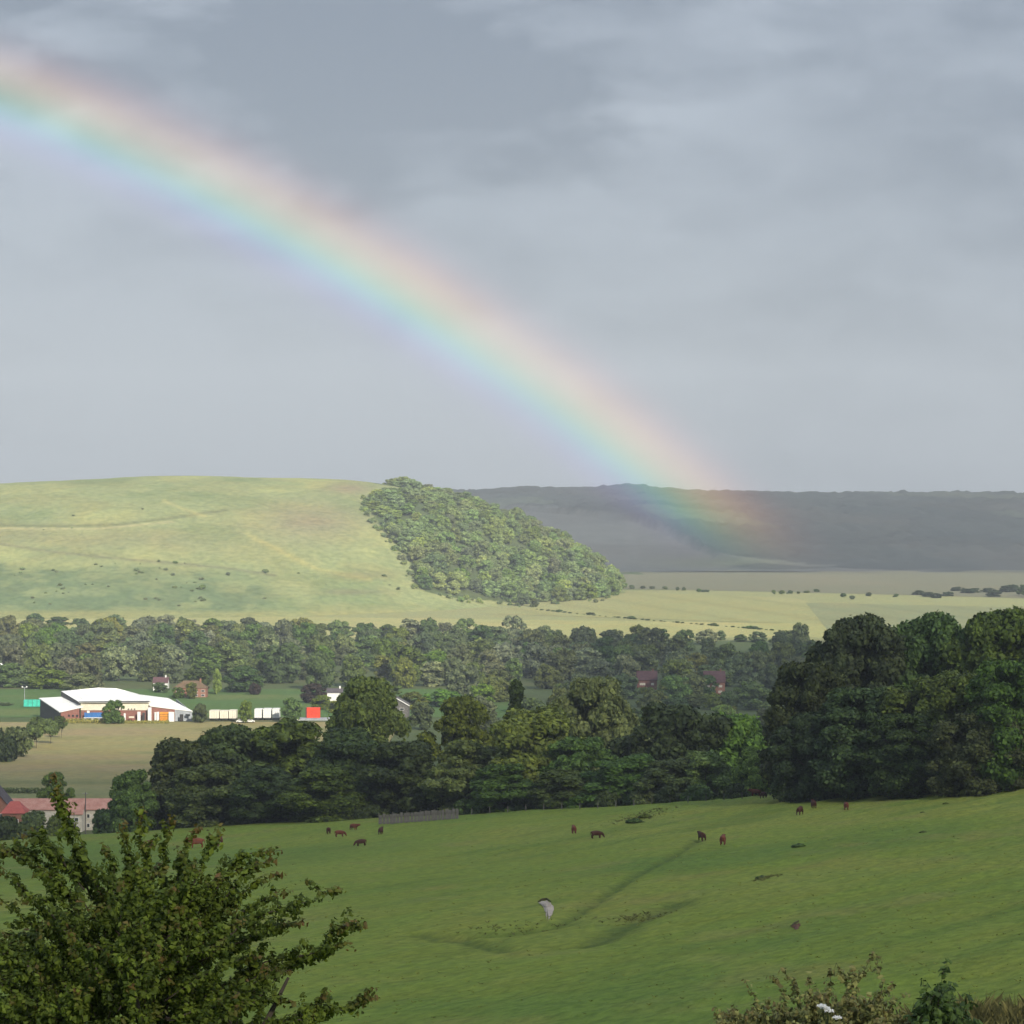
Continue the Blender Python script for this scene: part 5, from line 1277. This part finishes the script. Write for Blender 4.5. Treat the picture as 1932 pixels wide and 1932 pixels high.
def flower():
    u, v = z8(955, 700); y = 36.0; p = at(u, v, y); g = float(meadow_z(p[0], y)); root = empty('hogweed', (float(p[0]), y, g)); h = float(p[2]) - g
    rg = np.random.default_rng(3); st = MB(); st.tube([(0, 0, 0), (.02, 0, h * .5), (0, 0, h)], [.014, .011, .007], 6)
    heads = [(-.07, .0, .06), (.02, -.05, .0), (.13, .02, -.10), (-.02, .06, .02)]
    for hx, hy, hz in heads: st.tube([(0, 0, h - .25), (hx, hy, h + hz)], [.006, .004], 5)
    st.build('stem', F_SAP, root)
    for hx, hy, hz in heads:
        k = 110; a = rg.random(k) * 6.283; r = .065 * np.sqrt(rg.random(k)); P = np.c_[hx + r * np.cos(a), hy + r * np.sin(a), h + hz + .025 - 3 * r ** 2 + rg.normal(size=k) * .006]
        vv, ff = cards(P, np.tile([0, -.4, 1.0], (k, 1)) + rg.normal(size=(k, 3)) * .5, np.full(k, .011), .9, .1, rg); link('flower_head', mesh_from('flower_head', vv, ff, [WHITE]), root)
    tag(root, 'white flowering umbel among the straggly bush at the bottom', 'wildflower')
flower()
n = 16000; yy = rg.uniform(33, 46, n); xx = rg.uniform(1.6, 11.5, n); keep = rg.random(n) < sstep(1.5, 4.0, xx + .8 * fbm(xx, yy, 9, 2)); xx, yy = xx[keep], yy[keep]
P = np.c_[xx, yy, meadow_z(xx, yy)]
tag(link('dry_grass', tufts(P, rg.uniform(.14, .36, len(P)), .6, 8, F_DRY, 'dry_grass', rg, .010)), 'tan dry grass along the bottom right edge', 'grass', kind='stuff')

# ------------------------------------------------------------------ rainbow: a flat glowing sheet, the bow's light put into its emission colours
def rainbow():
    Y = 3500.0; ax = ANTI; e1 = ax.cross(Vector((0, 0, 1))).normalized(); e2 = e1.cross(ax).normalized()
    A0, A1, nA = 39.4, 43.6, 12; vs = []; uv = []; rows = 0
    for j in range(121):
        phi = math.radians(2 + 93 * j / 120)
        ok = True; ring = []
        for i in range(nA + 1):
            a = math.radians(A0 + (A1 - A0) * i / nA)
            d = ax * math.cos(a) + (e1 * math.cos(phi) + e2 * math.sin(phi)) * math.sin(a)
            if d.y < .3: ok = False; break
            ring.append((np.array(d) / d.y * Y + [0, 0, CAM_Z]))
        if not ok: continue
        zs = [r[2] for r in ring]; xs_ = [r[0] for r in ring]
        if max(zs) > 805 or max(zs) < 15: continue
        vs += ring; uv += [(i / nA, j / 120) for i in range(nA + 1)]; rows += 1
    f = [(r * (nA + 1) + i, r * (nA + 1) + i + 1, (r + 1) * (nA + 1) + i + 1, (r + 1) * (nA + 1) + i) for r in range(rows - 1) for i in range(nA)]
    m, t = new_mat('bow_glow')
    me = mesh_from('rainbow', vs, f, [m], True)
    at_ = me.attributes.new('across', 'FLOAT', 'POINT'); at_.data.foreach_set('value', np.array([u[0] for u in uv], np.float32))
    al = N(t, 'ShaderNodeAttribute', attribute_name='across').outputs['Fac']
    ramp = N(t, 'ShaderNodeValToRGB'); t.links.new(al, ramp.inputs[0]); el = ramp.color_ramp.elements; ramp.color_ramp.interpolation = 'B_SPLINE'
    deg = lambda a: (a - A0) / (A1 - A0)
    stops = [(39.6, (0, 0, 0)), (40.35, (.001, .001, .006)), (40.66, (.022, .006, .072)), (40.92, (.006, .050, .105)), (41.14, (.0, .118, .098)), (41.36, (.055, .135, .030)), (41.64, (.165, .125, .018)), (41.94, (.195, .092, .016)), (42.22, (.120, .034, .010)), (42.54, (.035, .005, .004)), (42.9, (0, 0, 0))]
    while len(el) < len(stops): el.new(.5)
    for e, (a, c) in zip(el, stops): e.position = deg(a); e.color = (*c, 1)
    tc = N(t, 'ShaderNodeTexCoord').outputs['Object']; sp = N(t, 'ShaderNodeSeparateXYZ'); t.links.new(tc, sp.inputs[0])
    fade = maprange(t, sp.outputs[2], 15, 120, 0.0, 1.0); far = maprange(t, sp.outputs[2], 800, 620, .0, 1.0)
    st = math_node(t, 'MULTIPLY', math_node(t, 'MULTIPLY', fade, far), math_node(t, 'MULTIPLY', maprange(t, sp.outputs[2], 150, 520, .78, 1.0), maprange(t, noise(t, .0035, 3), .3, .7, .82, 1.15)))
    em = N(t, 'ShaderNodeEmission'); t.links.new(ramp.outputs[0], em.inputs[0]); t.links.new(st, em.inputs[1])
    tr = N(t, 'ShaderNodeBsdfTransparent'); ad = N(t, 'ShaderNodeAddShader'); t.links.new(em.outputs[0], ad.inputs[0]); t.links.new(tr.outputs[0], ad.inputs[1]); out_surface(t, ad.outputs[0])
    o = link('rainbow', me); tag(o, 'broad rainbow slanting down across the grey sky to the far ridge', 'rainbow')
rainbow()

# ------------------------------------------------------------------ damp air
def haze():
    m, t = new_mat('damp_air'); p = N(t, 'ShaderNodeVolumePrincipled'); p.inputs['Color'].default_value = (.86, .93, 1.0, 1); p.inputs['Density'].default_value = 1.05e-4; p.inputs['Anisotropy'].default_value = 0.0
    o = N(t, 'ShaderNodeOutputMaterial'); t.links.new(p.outputs[0], o.inputs['Volume'])
    h = MB().box(-9500, 9500, -120, 14500, -30, 830).build('haze', m); tag(h, 'thin damp haze filling the valley', 'haze', kind='stuff')
haze()
